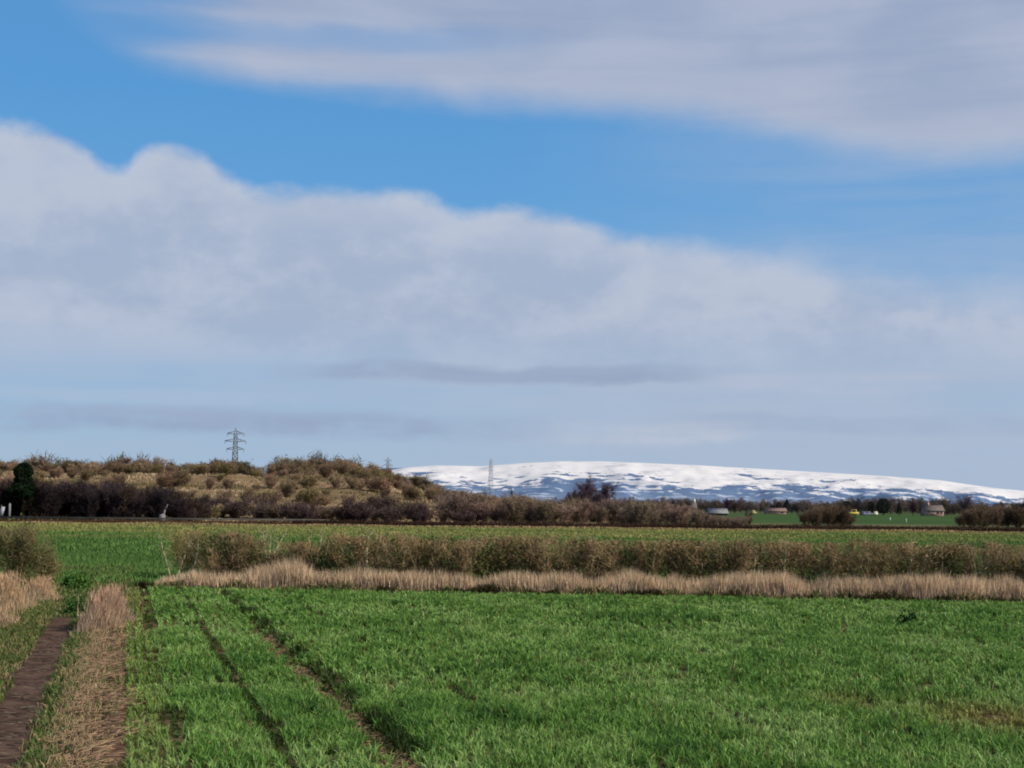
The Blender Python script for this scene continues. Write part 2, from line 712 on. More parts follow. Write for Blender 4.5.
soil = sheet('soil', [from_uv(U_CROP, 6), from_uv(U_CROP + 42, -2), from_uv(U_CROP + 42, crop_end(U_CROP + 42)), from_uv(U_CROP, crop_end(U_CROP))], 0.012, surface('soil_mat', soil_col))


def mud_col(k):
    p = k.pos()
    n = k.noise(k.mapping(p, (2.2, 2.2, 2.2)), 1.0, 8, 0.65)
    n2 = k.noise(k.mapping(p, (9, 3, 3)), 1.0, 4, 0.6)
    c = k.mix(k.ss(n, 0.32, 0.68), (0.05, 0.031, 0.024), (0.125, 0.08, 0.06))
    c = k.mix(k.ss(n2, 0.62, 0.75), c, (0.2, 0.15, 0.11))
    return c, n, 0.08


mud_mat = surface('mud_mat', mud_col, 0.9)


def ragged_strip(name, u0, u1, v0, v1, z, mat, amp, seed, taper=0.0):
    n = 60
    vs = np.linspace(v0, v1, n)
    L, R = [], []
    for v in vs:
        t = (v - v0) / (v1 - v0)
        w = taper * t * t
        L.append(from_uv(u0 + w + amp * fbm(v * 0.7, seed), v))
        R.append(from_uv(u1 - w + amp * fbm(v * 0.7, seed + 9), v))
    v3, f = [], []
    for a, b in zip(L, R):
        v3 += [(a[0], a[1], z), (b[0], b[1], z)]
    for i in range(n - 1):
        f += [2 * i, 2 * i + 1, 2 * i + 3, 2 * i + 2]
    o = mesh_np(name, v3, f, [4] * (n - 1), mat)
    tag(o, kind='structure')
    return o


V_PATH_END = uv_of(45, 612)[1]
path = ragged_strip('path', U_PATH_L - 0.18, U_PATH_R + 0.18, 6, V_PATH_END, 0.018, mud_mat, 0.10, 3, taper=0.27)


def stubble_col(k):
    p = k.pos()
    n = k.noise(k.mapping(p, (3, 5, 3)), 1.0, 8, 0.65)
    n2 = k.noise(k.mapping(p, (14, 14, 14)), 1.0, 4, 0.6)
    c = k.mix(k.ss(n, 0.35, 0.65), (0.055, 0.03, 0.02), (0.17, 0.1, 0.063))
    c = k.mix(k.ss(n2, 0.55, 0.75), c, (0.32, 0.215, 0.135))
    return c, n, 0.06


V_STRIP_END = uv_of(104, 632)[1]
strip = ragged_strip('stubble_ground', U_STRIP_L, U_CROP, 6, V_STRIP_END, 0.022, surface('stubble_mat', stubble_col), 0.10, 21)

# low hillside behind the road
def pxs(v):
    return np.array([xat(a, 300.0) for a, _ in v])


crest_px = [(-260, 480), (-120, 477), (0, 475), (60, 476), (120, 473), (180, 475), (240, 475), (262, 479), (290, 476), (345, 475), (375, 481), (400, 486), (450, 493), (500, 500), (560, 506), (640, 516)]
CX = pxs(crest_px)
CZ = np.array([max(0.0, zat(a, b, 300.0)) for a, b in crest_px])


def hill_h(x, y):
    s = 300.0 / np.maximum(y, 150)
    c = np.interp(np.asarray(x) * s, CX, CZ, right=0.0)
    t = sstep(186, 300, np.asarray(y, float))
    und = (vfbm(np.asarray(x) / 18 + 50, np.asarray(y) / 18 + 50, 3) - 0.5) * 2.2
    return c * (t ** 0.85) + und * sstep(190, 215, np.asarray(y, float)) * np.clip(c / 4, 0, 1) * (1 - sstep(285, 300, np.asarray(y, float)) * 0.6) - 0.01


def hill_col(k):
    p = k.pos()
    n = k.noise(k.mapping(p, (0.09, 0.09, 0.09)), 1.0, 5, 0.6)
    n2 = k.noise(k.mapping(p, (0.5, 0.5, 0.5)), 1.0, 5, 0.6)
    c = k.mix(k.ss(n, 0.35, 0.6), (0.30, 0.205, 0.12), (0.15, 0.115, 0.058))
    c = k.mix(k.mul(k.ss(n2, 0.35, 0.6), 0.75), c, (0.15, 0.10, 0.06))
    return c, n2, 0.4


mound = grid('hillside', -190, 60, 150, 184, 420, 120, hill_h, surface('hillside_mat', hill_col))
tag(mound, kind='structure')

# pasture far to the right
def pasture(k):
    p = k.pos()
    n = k.noise(k.mapping(p, (0.02, 0.05, 1)), 1.0, 4, 0.5)
    y = k.sep(p)[1]
    c = k.mix(k.ss(n, 0.35, 0.65), (0.045, 0.085, 0.032), (0.06, 0.1, 0.04))
    c = k.mix(k.ss(y, 232, 262, 1.0, 0.0), c, (0.13, 0.125, 0.065))
    return c, None, 0


sheet('pasture', [(xat(690, 182), 182), (xat(1200, 182), 182), (xat(1150, 640), 640), (xat(735, 640), 640)], 0.02, surface('pasture_mat', pasture))

# road behind the low far hedge, left
sheet('road', [(-160, 178.5), (160, 178.5), (160, 183.5), (-160, 183.5)], 0.03, plain('asphalt', (0.05, 0.05, 0.052), 0.9))

# snowy hills
ridge_px = [(-400, 500), (0, 500), (250, 500), (330, 492), (365, 477), (385, 470.5), (410, 467), (440, 465), (480, 466), (520, 463), (560, 461), (600, 461), (640, 462.5), (700, 465), (760, 468.5), (820, 472), (880, 475.5), (940, 480), (975, 485), (1000, 488.5), (1024, 491), (1100, 496), (1300, 505)]
RA = np.array([azel(a, b)[0] for a, b in ridge_px])
RE = np.array([azel(a, b)[1] for a, b in ridge_px])
na, nr = 420, 90
az = np.linspace(azel(-350, 480)[0], azel(1280, 480)[0], na)
rr = np.linspace(7600, 12600, nr)
AZ, RR = np.meshgrid(az, rr)
top = np.tan(np.interp(AZ, RA, RE)) * 11200 / np.cos(AZ) ** 0 + EYE
t = np.clip((RR - 7600) / (11200 - 7600), 0, 1)
prof = 0.62 * t ** 1.25 + 0.38 * sstep(0.45, 1.0, t)
und = (vfbm(AZ * 40 + 9, RR / 520, 5, 4) - 0.5)
Z = top * prof + und * 120 * np.sin(np.pi * np.clip(t, 0, 1)) ** 0.8
back = np.clip((RR - 11200) / 1400, 0, 1)
Z = np.where(RR > 11200, top * (1 - 0.5 * back ** 2), Z) - 2
V = np.stack([np.sin(AZ) * RR, np.cos(AZ) * RR, Z], -1).reshape(-1, 3)
i = np.arange(na - 1)[None] + np.arange(nr - 1)[:, None] * na
fidx = np.stack([i, i + 1, i + na + 1, i + na], -1).reshape(-1)


def snow_col(k):
    p = k.pos()
    x, y, z = k.sep(p)
    n1 = k.sub(k.noise(k.mapping(p, (0.0011, 0.0011, 0.0045)), 1.0, 6, 0.6, 0.4), 0.5)
    n2 = k.sub(k.noise(k.mapping(p, (0.0045, 0.0045, 0.016)), 1.0, 5, 0.6), 0.5)
    n3 = k.sub(k.noise(k.mapping(p, (0.0016, 0.004, 0.05)), 1.0, 5, 0.7), 0.5)
    n4 = k.sub(k.noise(k.mapping(p, (0.014, 0.006, 0.03)), 1.0, 4, 0.65), 0.5)
    vo = k.new('ShaderNodeTexVoronoi', feature='DISTANCE_TO_EDGE')
    vm = k.new('ShaderNodeVectorMath', operation='ADD')
    k.l.new(k.mapping(p, (0.0042, 0.0022, 0.0)), vm.inputs[0])
    k.l.new(k.comb(k.mul(n2, 2.2), k.mul(n1, 3.0), 0.0), vm.inputs[1])
    k.l.new(vm.outputs[0], vo.inputs['Vector'])
    vo.inputs['Scale'].default_value = 1.0
    walls = k.mul(k.ss(vo.outputs['Distance'], 0.03, 0.07, 1.0, 0.0), k.ss(n2, -0.08, 0.12, 0.0, 0.42))
    # height share of the crest falls towards the right like the hills do
    ang = k.m('ARCTAN2', x, y)
    crest = k.ss(ang, azel(700, 480)[0], azel(1030, 480)[0], 330, 150)
    hz = k.m('DIVIDE', z, crest)
    s = k.add(hz, k.add(k.mul(n1, 1.15), k.add(k.mul(n2, 1.25), k.mul(n3, 0.8))))
    s = k.add(s, k.mul(n4, 0.5))
    snow = k.ss(s, 0.47, 0.53)
    low = k.mix(k.ss(k.add(k.add(n2, k.mul(n3, 0.8)), k.mul(n4, 0.5)), 0.02, 0.11), (0.105, 0.16, 0.265), (0.40, 0.46, 0.56))  # distance haze painted in as blue on the slopes below the snow
    low = k.mix(k.ss(hz, 0.05, 0.35, 0.45, 0.0), low, (0.19, 0.24, 0.34))  # more haze colour painted in towards the foot of the hills
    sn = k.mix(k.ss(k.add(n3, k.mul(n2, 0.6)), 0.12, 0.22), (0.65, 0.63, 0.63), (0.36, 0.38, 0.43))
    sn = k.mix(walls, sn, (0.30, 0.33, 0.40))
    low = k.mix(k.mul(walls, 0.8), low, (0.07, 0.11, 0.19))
    return k.mix(snow, low, sn), None, 0


snow = mesh_np('snowy_hills', V, fidx, np.full((na - 1) * (nr - 1), 4), surface('snow_hills_mat', snow_col, 1.0, 0.0), None, None, True)
tag(snow, kind='structure')

# bare ridge behind the snow's left end, distance haze painted in as blue
vr = []
ra = np.linspace(azel(-300, 480)[0], azel(470, 480)[0], 140)
prof_px = [(-300, 500), (250, 500), (310, 486), (345, 473), (362, 469.5), (385, 468), (416, 467.5), (428, 471), (470, 480)]
pa = [azel(a, b)[0] for a, b in prof_px]; pe = [azel(a, b)[1] for a, b in prof_px]
for j, r in enumerate((13000, 13600, 14200)):
    for a in ra:
        zt = math.tan(np.interp(a, pa, pe)) * 13600
        vr.append((math.sin(a) * r, math.cos(a) * r, (zt if j == 1 else -5)))
n_ = len(ra)
i = np.arange(n_ - 1)[None] + np.arange(2)[:, None] * n_
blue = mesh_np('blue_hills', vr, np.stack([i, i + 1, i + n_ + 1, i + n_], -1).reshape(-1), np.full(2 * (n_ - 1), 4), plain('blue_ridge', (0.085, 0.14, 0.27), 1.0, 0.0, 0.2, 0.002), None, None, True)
tag(blue, kind='structure')

# ------------------------------------------------------------------ young wheat
wheat_mat = foliage_mat('wheat_mat', 0.3, 0.012)
grass_mat = foliage_mat('grass_mat', 0.25, 0.0)
dry_mat = foliage_mat('dry_grass_mat', 0.25, 0.0)


def tufts(dens, vmin, vmax, umin, umax, row):
    """jittered tufts standing on drill rows that follow the path direction"""
    nrow = int((umax - umin) / row)
    per = dens * row
    us, vs = [], []
    for i_ in range(nrow):
        u = umin + (i_ + 0.5) * row
        n = rng.poisson(per * (vmax - vmin))
        us.append(u + rng.normal(0, row * 0.14, n))
        vs.append(rng.uniform(vmin, vmax, n))
    return np.concatenate(us), np.concatenate(vs)


wheat = Geo()
nblades = 0
for (y0, y1, dens, row, nb, wid) in ((11.5, 21, 105, 0.125, 10, 0.0115), (21, 31, 60, 0.16, 10, 0.0155), (31, 49, 42, 0.2, 9, 0.021)):
    u, v = tufts(dens, y0 - 12, y1 + 12, U_CROP, U_CROP + 40, row)
    x = u * RT[0] + v * AL[0]
    y = u * RT[1] + v * AL[1]
    edge = U_CROP + 0.12 * (vfbm(v * 1.2, v * 0 + 3, 11) - 0.5) * 2
    keep = (y > y0) & (y <= y1) & (x < 0.36 * y + 2.2) & (x > -0.36 * y - 1.2) & (u > edge)
    keep &= y < HB_L.y + (x - HB_L.x) * hd.y / hd.x - 0.45 - 0.35 * vnoise(x * 1.5, y * 0, 4)
    # tramlines
    wob = (vfbm(v * 0.35, v * 0 + 1, 2) - 0.5)
    gapA = np.abs(u - (U_TRAM_A + wob * 0.16)) < (0.125 + 0.26 * (vfbm(v * 0.9, v * 0 + 7, 5) - 0.4)) * sstep(38, 22, v)
    gapA2 = np.abs(u - (U_TRAM_A + wob * 0.16)) < 0.05
    gapB = np.abs(u - (U_TRAM_B + wob * 0.1)) < 0.085 * (vfbm(v * 0.8, v * 0 + 17, 6) + 0.15) * 1.3
    gapC = np.abs(u - (U_TRAM_C + wob * 0.2)) < 0.12 * sstep(0.42, 0.6, vfbm(v * 0.7, v * 0 + 27, 8)) * 1.5
    thin = vfbm(u * 0.9, v * 0.35, 31)
    gapD = (np.abs(u - (U_TRAM_A + 1.75 + wob * 0.2)) < 0.10) & (vfbm(v * 0.6, v * 0 + 37, 9) > 0.56)
    gap = gapA | gapA2 | gapB | gapC | gapD
    keep &= ~(gap & (rng.uniform(0, 1, len(u)) > np.where(gapA, 0.2, 0.85)))
    low = np.where(gap, 0.45, 1.0)
    dk = np.where(gap & ~gapA, 0.3, 1.0)  # shade in the narrow wheel tracks painted as darker tufts
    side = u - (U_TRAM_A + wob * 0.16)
    dk = np.where((side > 0.02) & (side < 0.40) & (vfbm(u * 3, v * 1.3, 51) > 0.46), 0.24, dk)  # shadow of the crop beside the big tramline, painted into tuft colour
    u, v, x, y, thin, low, dk = u[keep], v[keep], x[keep], y[keep], thin[keep], low[keep], dk[keep]
    # a poor, reddish patch at the far right
    pr = gp(995, 722); pr2 = gp(845, 705)
    poor = np.exp(-(((x - pr.x) / 0.75) ** 2 + ((y - pr.y) / 1.2) ** 2)) + 0.45 * np.exp(-(((x - pr2.x) / 0.5) ** 2 + ((y - pr2.y) / 0.8) ** 2))
    kp = rng.uniform(0, 1, len(u)) > poor * 0.72
    u, v, x, y, thin, poor, low, dk = u[kp], v[kp], x[kp], y[kp], thin[kp], poor[kp], low[kp], dk[kp]
    vig = vfbm(u * 0.55 + 3, v * 0.28 + 9, 41)               # vigour in soft patches
    vig2 = vfbm(u * 2.2, v * 1.4, 47)
    hh = 0.115 + 0.06 * vig + 0.065 * (vig2 - 0.5) + 0.015 * sstep(21, 13, y)
    hh *= (1 - 0.45 * np.clip(poor, 0, 1)) * low
    edgey = np.exp(-((u - U_CROP) / 0.35) ** 2)
    hh *= 1 - 0.15 * edgey
    # leftmost bed is shorter, yellower
    bed = sstep(U_TRAM_C + 0.15, U_TRAM_C - 0.15, u)
    hh *= 1 - 0.18 * bed
    n = len(u)
    ti = np.repeat(np.arange(n), nb)
    N = len(ti)
    p = np.zeros((N, 3))
    p[:, 0] = x[ti] + rng.normal(0, 0.02, N)
    p[:, 1] = y[ti] + rng.normal(0, 0.028, N)
    p[:, 2] = 0.012
    h = hh[ti] * rng.uniform(0.6, 1.25, N)
    la = rng.uniform(0, 2 * np.pi, N)
    lean = rng.uniform(0.15, 0.95, N)
    green = np.array([0.114, 0.236, 0.042])
    lite = np.array([0.23, 0.345, 0.11])
    deep = np.array([0.036, 0.10, 0.022])
    mixv = np.clip(0.45 + 0.8 * (vig[ti] - 0.5) + 1.1 * (vig2[ti] - 0.5) + rng.normal(0, 0.2, N), 0, 1)[:, None]
    c1 = np.where(mixv < 0.5, green + (lite - green) * (1 - 2 * mixv), green + (deep - green) * (2 * mixv - 1))
    yel = np.clip(poor[ti] * 0.8 + (0.18 + 0.25 * sstep(26, 40, v[ti])) * bed[ti] + (rng.uniform(0, 1, N) > 0.965) * 0.7, 0, 1)[:, None]
    c1 = c1 * (1 - yel) + np.array([0.25, 0.2, 0.065]) * yel
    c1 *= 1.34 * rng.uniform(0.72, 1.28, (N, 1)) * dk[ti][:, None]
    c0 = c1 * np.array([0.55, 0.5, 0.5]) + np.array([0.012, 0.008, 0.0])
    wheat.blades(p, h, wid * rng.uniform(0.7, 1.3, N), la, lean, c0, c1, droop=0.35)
    nblades += N
print('wheat blades', nblades)
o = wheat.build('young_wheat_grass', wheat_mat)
tag(o, 'short green cereal crop covering the near field', 'crop', kind='stuff')

# ------------------------------------------------------------------ verges, meadow, litter
def scatter_uv(n, u0, u1, v0, v1):
    u = rng.uniform(u0, u1, n); v = rng.uniform(v0, v1, n)
    return u, v, u * RT[0] + v * AL[0], u * RT[1] + v * AL[1]


vg = Geo()


def verge(u0, u1, v0, v1, dens, h, w, greens, tanshare, fade_e=0.15, seed=1, cut=0.25):
    n = int(dens * (u1 - u0) * (v1 - v0))
    u, v, x, y = scatter_uv(n, u0 - fade_e, u1 + fade_e, v0, v1)
    d = np.minimum(u - u0, u1 - u) + (vfbm(u * 2, v * 1.2, seed) - 0.5) * 2 * fade_e
    clump = vfbm(u * 1.7, v * 1.3, seed + 3)
    keep = (d > 0) & (clump > cut + rng.uniform(-0.1, 0.1, n)) & (x > -0.36 * y - 1.5)
    u, v, x, y, clump = u[keep], v[keep], x[keep], y[keep], clump[keep]
    N = len(u)
    p = np.stack([x, y, np.full(N, 0.015)], 1)
    hh = h * (0.5 + clump) * rng.uniform(0.6, 1.3, N)
    c = jit(greens, N, 0.3, 0.12)
    tan_ = (rng.uniform(0, 1, N) < tanshare * 2 * vfbm(u * 1.1, v * 0.9, seed + 8))[:, None]
    c = np.where(tan_, jit((0.34, 0.255, 0.135), N, 0.25), c)
    vg.blades(p, hh, w * rng.uniform(0.7, 1.3, N), rng.uniform(0, 6.28, N), rng.uniform(0.2, 1.1, N), c * 0.5, c, droop=0.4)


GR = (0.1, 0.165, 0.045)
verge(U_PATH_R + 0.10, U_STRIP_L + 0.12, 9, V_PATH_END + 1, 800, 0.13, 0.013, GR, 0.4, 0.12, 1, 0.22)
verge(U_PATH_L - 5.0, U_PATH_L + 0.02, 9, V_PATH_END + 3, 500, 0.12, 0.014, (0.125, 0.175, 0.048), 0.3, 0.12, 5, 0.2)
verge(U_PATH_L + 0.1, U_PATH_R - 0.1, V_PATH_END - 2, V_PATH_END + 3, 260, 0.08, 0.018, GR, 0.2, 0.2, 9, 0.52)
verge(U_PATH_L - 0.3, U_STRIP_L + 0.4, V_PATH_END - 2.2, V_PATH_END + 2.5, 380, 0.09, 0.018, GR, 0.25, 0.2, 10, 0.3)
verge(U_PATH_L - 3.0, U_CROP + 0.25, V_PATH_END - 1, 62, 120, 0.12, 0.024, (0.1, 0.16, 0.044), 0.22, 0.3, 13, 0.3)
verge(U_STRIP_L, U_CROP + 0.1, V_STRIP_END - 4, V_PATH_END + 6, 150, 0.12, 0.02, (0.12, 0.14, 0.05), 0.6, 0.2, 17, 0.4)
verge(U_PATH_L - 0.25, U_PATH_L + 0.06, 9, V_PATH_END, 420, 0.07, 0.013, GR, 0.3, 0.08, 29, 0.5)
verge(U_PATH_R + 0.02, U_PATH_R + 0.2, 9, V_PATH_END, 420, 0.07, 0.013, GR, 0.3, 0.08, 31, 0.5)
verge(U_PATH_L, U_PATH_R, V_PATH_END - 1.5, V_PATH_END + 0.5, 330, 0.07, 0.018, GR, 0.3, 0.2, 33, 0.46)
verge(U_PATH_R + 0.08, U_STRIP_L + 0.2, V_PATH_END - 6, V_PATH_END + 1.5, 420, 0.11, 0.016, GR, 0.3, 0.15, 27, 0.2)
# scattered weeds inside the stubble
verge(U_STRIP_L, U_CROP, 9, V_STRIP_END, 260, 0.10, 0.013, GR, 0.5, 0.1, 23, 0.47)
o = vg.build('verge_grass', grass_mat)
tag(o, 'rough green and straw coloured grass beside the muddy path', 'grass', kind='stuff')

# straw lying on the strip and the path
st = Geo()
N = 8200
u, v, x, y = scatter_uv(N, U_STRIP_L - 0.12, U_CROP + 0.02, 9, V_STRIP_END + 1)
keep = vfbm(u * 3.0, v * 2.6, 77) - 0.25 * sstep(U_STRIP_L + 0.5, U_CROP - 0.1, u) > rng.uniform(0.36, 0.52, N)
x, y, u, v = x[keep], y[keep], u[keep], v[keep]
N = len(x)
th = rng.normal(0, 0.7, N)
d = np.stack([np.cos(th), np.sin(th), rng.uniform(-0.02, 0.3, N)], 1)
d = unit(d)
p = np.stack([x, y, rng.uniform(0.026, 0.07, N)], 1)
sc = jit((0.36, 0.245, 0.155), N, 0.6, 0.08)
st.bars(p, p + d * rng.uniform(0.06, 0.24, N)[:, None], 0.0045, 0.003, sc)
N = 2600
u, v, x, y = scatter_uv(N, U_STRIP_L - 0.05, U_CROP - 0.3, 9, V_STRIP_END + 1)
p = np.stack([x, y, np.full(N, 0.02)], 1)
d = unit(np.stack([rng.normal(0, 0.5, N), rng.normal(0, 0.5, N), np.ones(N)], 1))
st.bars(p, p + d * rng.uniform(0.04, 0.14, N)[:, None], 0.0045, 0.0035, jit((0.38, 0.27, 0.165), N, 0.35))
N = 300
u, v, x, y = scatter_uv(N, U_PATH_L, U_PATH_R, 9, 30)
p = np.stack([x, y, np.full(N, 0.024)], 1)
th = rng.normal(0, 0.5, N)
d = np.stack([np.cos(th), np.sin(th), np.zeros(N)], 1)
st.bars(p, p + d * rng.uniform(0.06, 0.3, N)[:, None], 0.004, 0.003, jit((0.22, 0.17, 0.125), N, 0.4))
# bits in the big tramline
N = 1500
u, v, x, y = scatter_uv(N, U_TRAM_A - 0.2, U_TRAM_A + 0.2, 12, 30)
p = np.stack([x, y, np.full(N, 0.02)], 1)
th = rng.uniform(0, 6.28, N)
d = np.stack([np.cos(th), np.sin(th), rng.uniform(0, 0.3, N)], 1)
st.bars(p, p + d * rng.uniform(0.04, 0.16, N)[:, None], 0.004, 0.003, jit((0.32, 0.23, 0.13), N, 0.3))
o = st.build('straw_litter', dry_mat)
tag(o, 'broken tan straw lying on the bare stubble strip', 'straw', kind='stuff')

# meadow beyond the hedge
mg = Geo()
for (y0, y1, n, h, w) in ((46, 75, 26000, 0.16, 0.04), (75, 120, 30000, 0.18, 0.07), (118, 171, 26000, 0.17, 0.11)):
    y = rng.uniform(y0, y1, n)
    x = rng.uniform(-0.37, 0.37, n) * y
    if y1 <= 120:
        keep = (x < xat(255, 1.0) * y) | (y > 98)
        x, y = x[keep], y[keep]
    keep = y > hedge_front(x) + 2.2
    x, y = x[keep], y[keep]
    N = len(x)
    cl = vfbm(x * 0.3, y * 0.12, 61)
    far = sstep(115, 150, y + (vfbm(x * 0.03, y * 0.12, 67) - 0.5) * 90)
    c = np.array([[0.07, 0.128, 0.034]]) * (0.6 + 0.8 * cl[:, None])
    c = c * (1 - far[:, None] * 0.75) + np.array([[0.23, 0.2, 0.075]]) * far[:, None] * 0.75
    c *= 1.4 * rng.uniform(0.85, 1.15, (N, 1))
    p = np.stack([x, y, np.full(N, 0.0)], 1)
    mg.blades(p, h * (0.4 + cl) * rng.uniform(0.6, 1.2, N), w, rng.uniform(0, 6.28, N), rng.uniform(0.1, 0.6, N), c * 0.8, c)
o = mg.build('meadow_grass', grass_mat)
tag(o, 'green grass of the second field beyond the hedge', 'grass', kind='stuff')

# rough tan grass on the hillside
hgz = Geo()
N = 60000
y = 188 + 125 * rng.uniform(0, 1, N)
x = rng.uniform(-0.37, 0.06, N) * y
cl = vfbm(x * 0.25, y * 0.2, 71)
keep = cl > rng.uniform(0.25, 0.6, N)
x, y, cl = x[keep], y[keep], cl[keep]
N = len(x)
w_ = vfbm(x * 0.09 + 4, y * 0.09, 73)[:, None]
c = np.where(w_ > 0.5, jit((0.52, 0.385, 0.235), N, 0.3), jit((0.30, 0.215, 0.125), N, 0.35))
c = np.where(w_ < 0.36, jit((0.16, 0.145, 0.065), N, 0.3), c)
hgz.blades(np.stack([x, y, hill_h(x, y) - 0.03], 1), (0.2 + 0.4 * cl) * rng.uniform(0.5, 1.3, N), 0.16, rng.uniform(0, 6.28, N), rng.uniform(0.2, 0.9, N), c * 0.75, c, droop=0.3)
o = hgz.build('hillside_grass', dry_mat)
tag(o, 'rough tan winter grass between the bushes on the low hillside', 'dry grass', kind='stuff')

# ------------------------------------------------------------------ dry grass belt along the hedge
dg = Geo()
length = (HB_R - HB_L).length + 7
N = 80000
s_ = rng.uniform(0, length, N)
dep = rng.beta(1.25, 1.4, N) * 1.05
clump = vfbm(s_ * 1.6, dep * 1.2, 91)
clump2 = vfbm(s_ * 0.35, dep * 0 + 4, 95)
keep = clump > rng.uniform(0.06, 0.58, N)
s_, dep, clump, clump2 = s_[keep], dep[keep], clump[keep], clump2[keep]
N = len(s_)
p = np.zeros((N, 3))
p[:, 0] = HB_L.x + hd.x * s_ + hn.x * dep
p[:, 1] = HB_L.y + hd.y * s_ + hn.y * dep
p[:, 2] = 0.0
startup = sstep(0, 2.0, s_) * 0.4 + 0.6
tall = 1 + 0.28 * np.exp(-((s_ - 4.1) / 0.4) ** 2)
h = (0.80 + 0.03 * np.clip(s_ / length, 0, 1)) * (0.2 + 0.5 * clump + 0.2 * clump2 + 0.12 * dep) * rng.uniform(0.35, 1.5, N) * startup * tall
c = jit((0.62, 0.465, 0.315), N, 0.3, 0.07)
c = c * (0.82 + 0.4 * vfbm(s_ * 0.8, dep * 2, 97)[:, None])
lit = np.clip(p[:, 2:3], 0, 1)
dg.blades(p, h, 0.013 * rng.uniform(0.6, 1.4, N), rng.uniform(0, 6.28, N), rng.uniform(0.02, 0.35, N), c * 0.8, c)
# low dark weeds and litter at its foot
N = 16000
s_ = rng.uniform(-0.3, length, N)
dep = rng.normal(-0.2, 0.2, N)
cl = vfbm(s_ * 1.3, dep * 3, 101)
keep = cl > rng.uniform(0.25, 0.6, N)
s_, dep = s_[keep], dep[keep]
N = len(s_)
p = np.zeros((N, 3))
p[:, 0] = HB_L.x + hd.x * s_ + hn.x * dep
p[:, 1] = HB_L.y + hd.y * s_ + hn.y * dep
wv = vfbm(s_ * 1.1, s_ * 0, 103)[:, None]
c = np.where(wv > 0.55, jit((0.055, 0.05, 0.022), N, 0.3), np.where(rng.uniform(0, 1, (N, 1)) > 0.45, jit((0.30, 0.22, 0.12), N, 0.3), jit((0.075, 0.11, 0.035), N, 0.3)))
dg.blades(p, rng.uniform(0.06, 0.32, N) * (0.4 + 1.2 * vnoise(s_ * 2.3, s_ * 0, 107)), 0.032, rng.uniform(0, 6.28, N), rng.uniform(0.2, 1.0, N), c * 0.6, c, droop=0.4)
o = dg.build('dry_grass', dry_mat)
tag(o, 'belt of tan dead grass along the foot of the hedge', 'dry grass', kind='stuff')

# tan dead grass in front of the far low hedge
fg = Geo()
N = 9000
x = rng.uniform(-68, 68, N)
y = 170.3 + rng.uniform(0, 1.6, N)
c = jit((0.36, 0.26, 0.14), N, 0.3)
fg.blades(np.stack([x, y, np.zeros(N)], 1), rng.uniform(0.12, 0.32, N) * (0.5 + vfbm(x * 0.15, y * 0, 5)), 0.12, rng.uniform(0, 6.28, N), 0.2, c * 0.8, c)
o = fg.build('field_margin_grass', dry_mat)
tag(o, 'narrow pale strip of dead grass along the far field edge', 'dry grass', kind='stuff')

# ------------------------------------------------------------------ woody plants
bark_mat = foliage_mat('twig_mat', 0.08, 0.0)
bark_var = foliage_mat('scrub_mat', 0.08, 0.0, objvar=0.34, tint=(0.94, 0.89, 0.9))
bark_dark = foliage_mat('dark_scrub_mat', 0.0, 0.0, objvar=0.3, tint=(1.22, 1.12, 1.12))
leaf_mat = foliage_mat('leaf_mat', 0.2, 0.0)


def limbs(base, d0, L, r, n=4, wander=0.22, up=0.15):
    """one wandering limb as a polyline: points and radii"""
    pts, rad = [np.array(base, float)], [r]
    d = unit(np.array(d0, float))
    for i_ in range(n):
        d = unit(d + rng.normal(0, wander, 3) + np.array([0, 0, up]))
        pts.append(pts[-1] + d * L / n)
        rad.append(r * (1 - 0.75 * (i_ + 1) / n))
    return np.array(pts), np.array(rad)


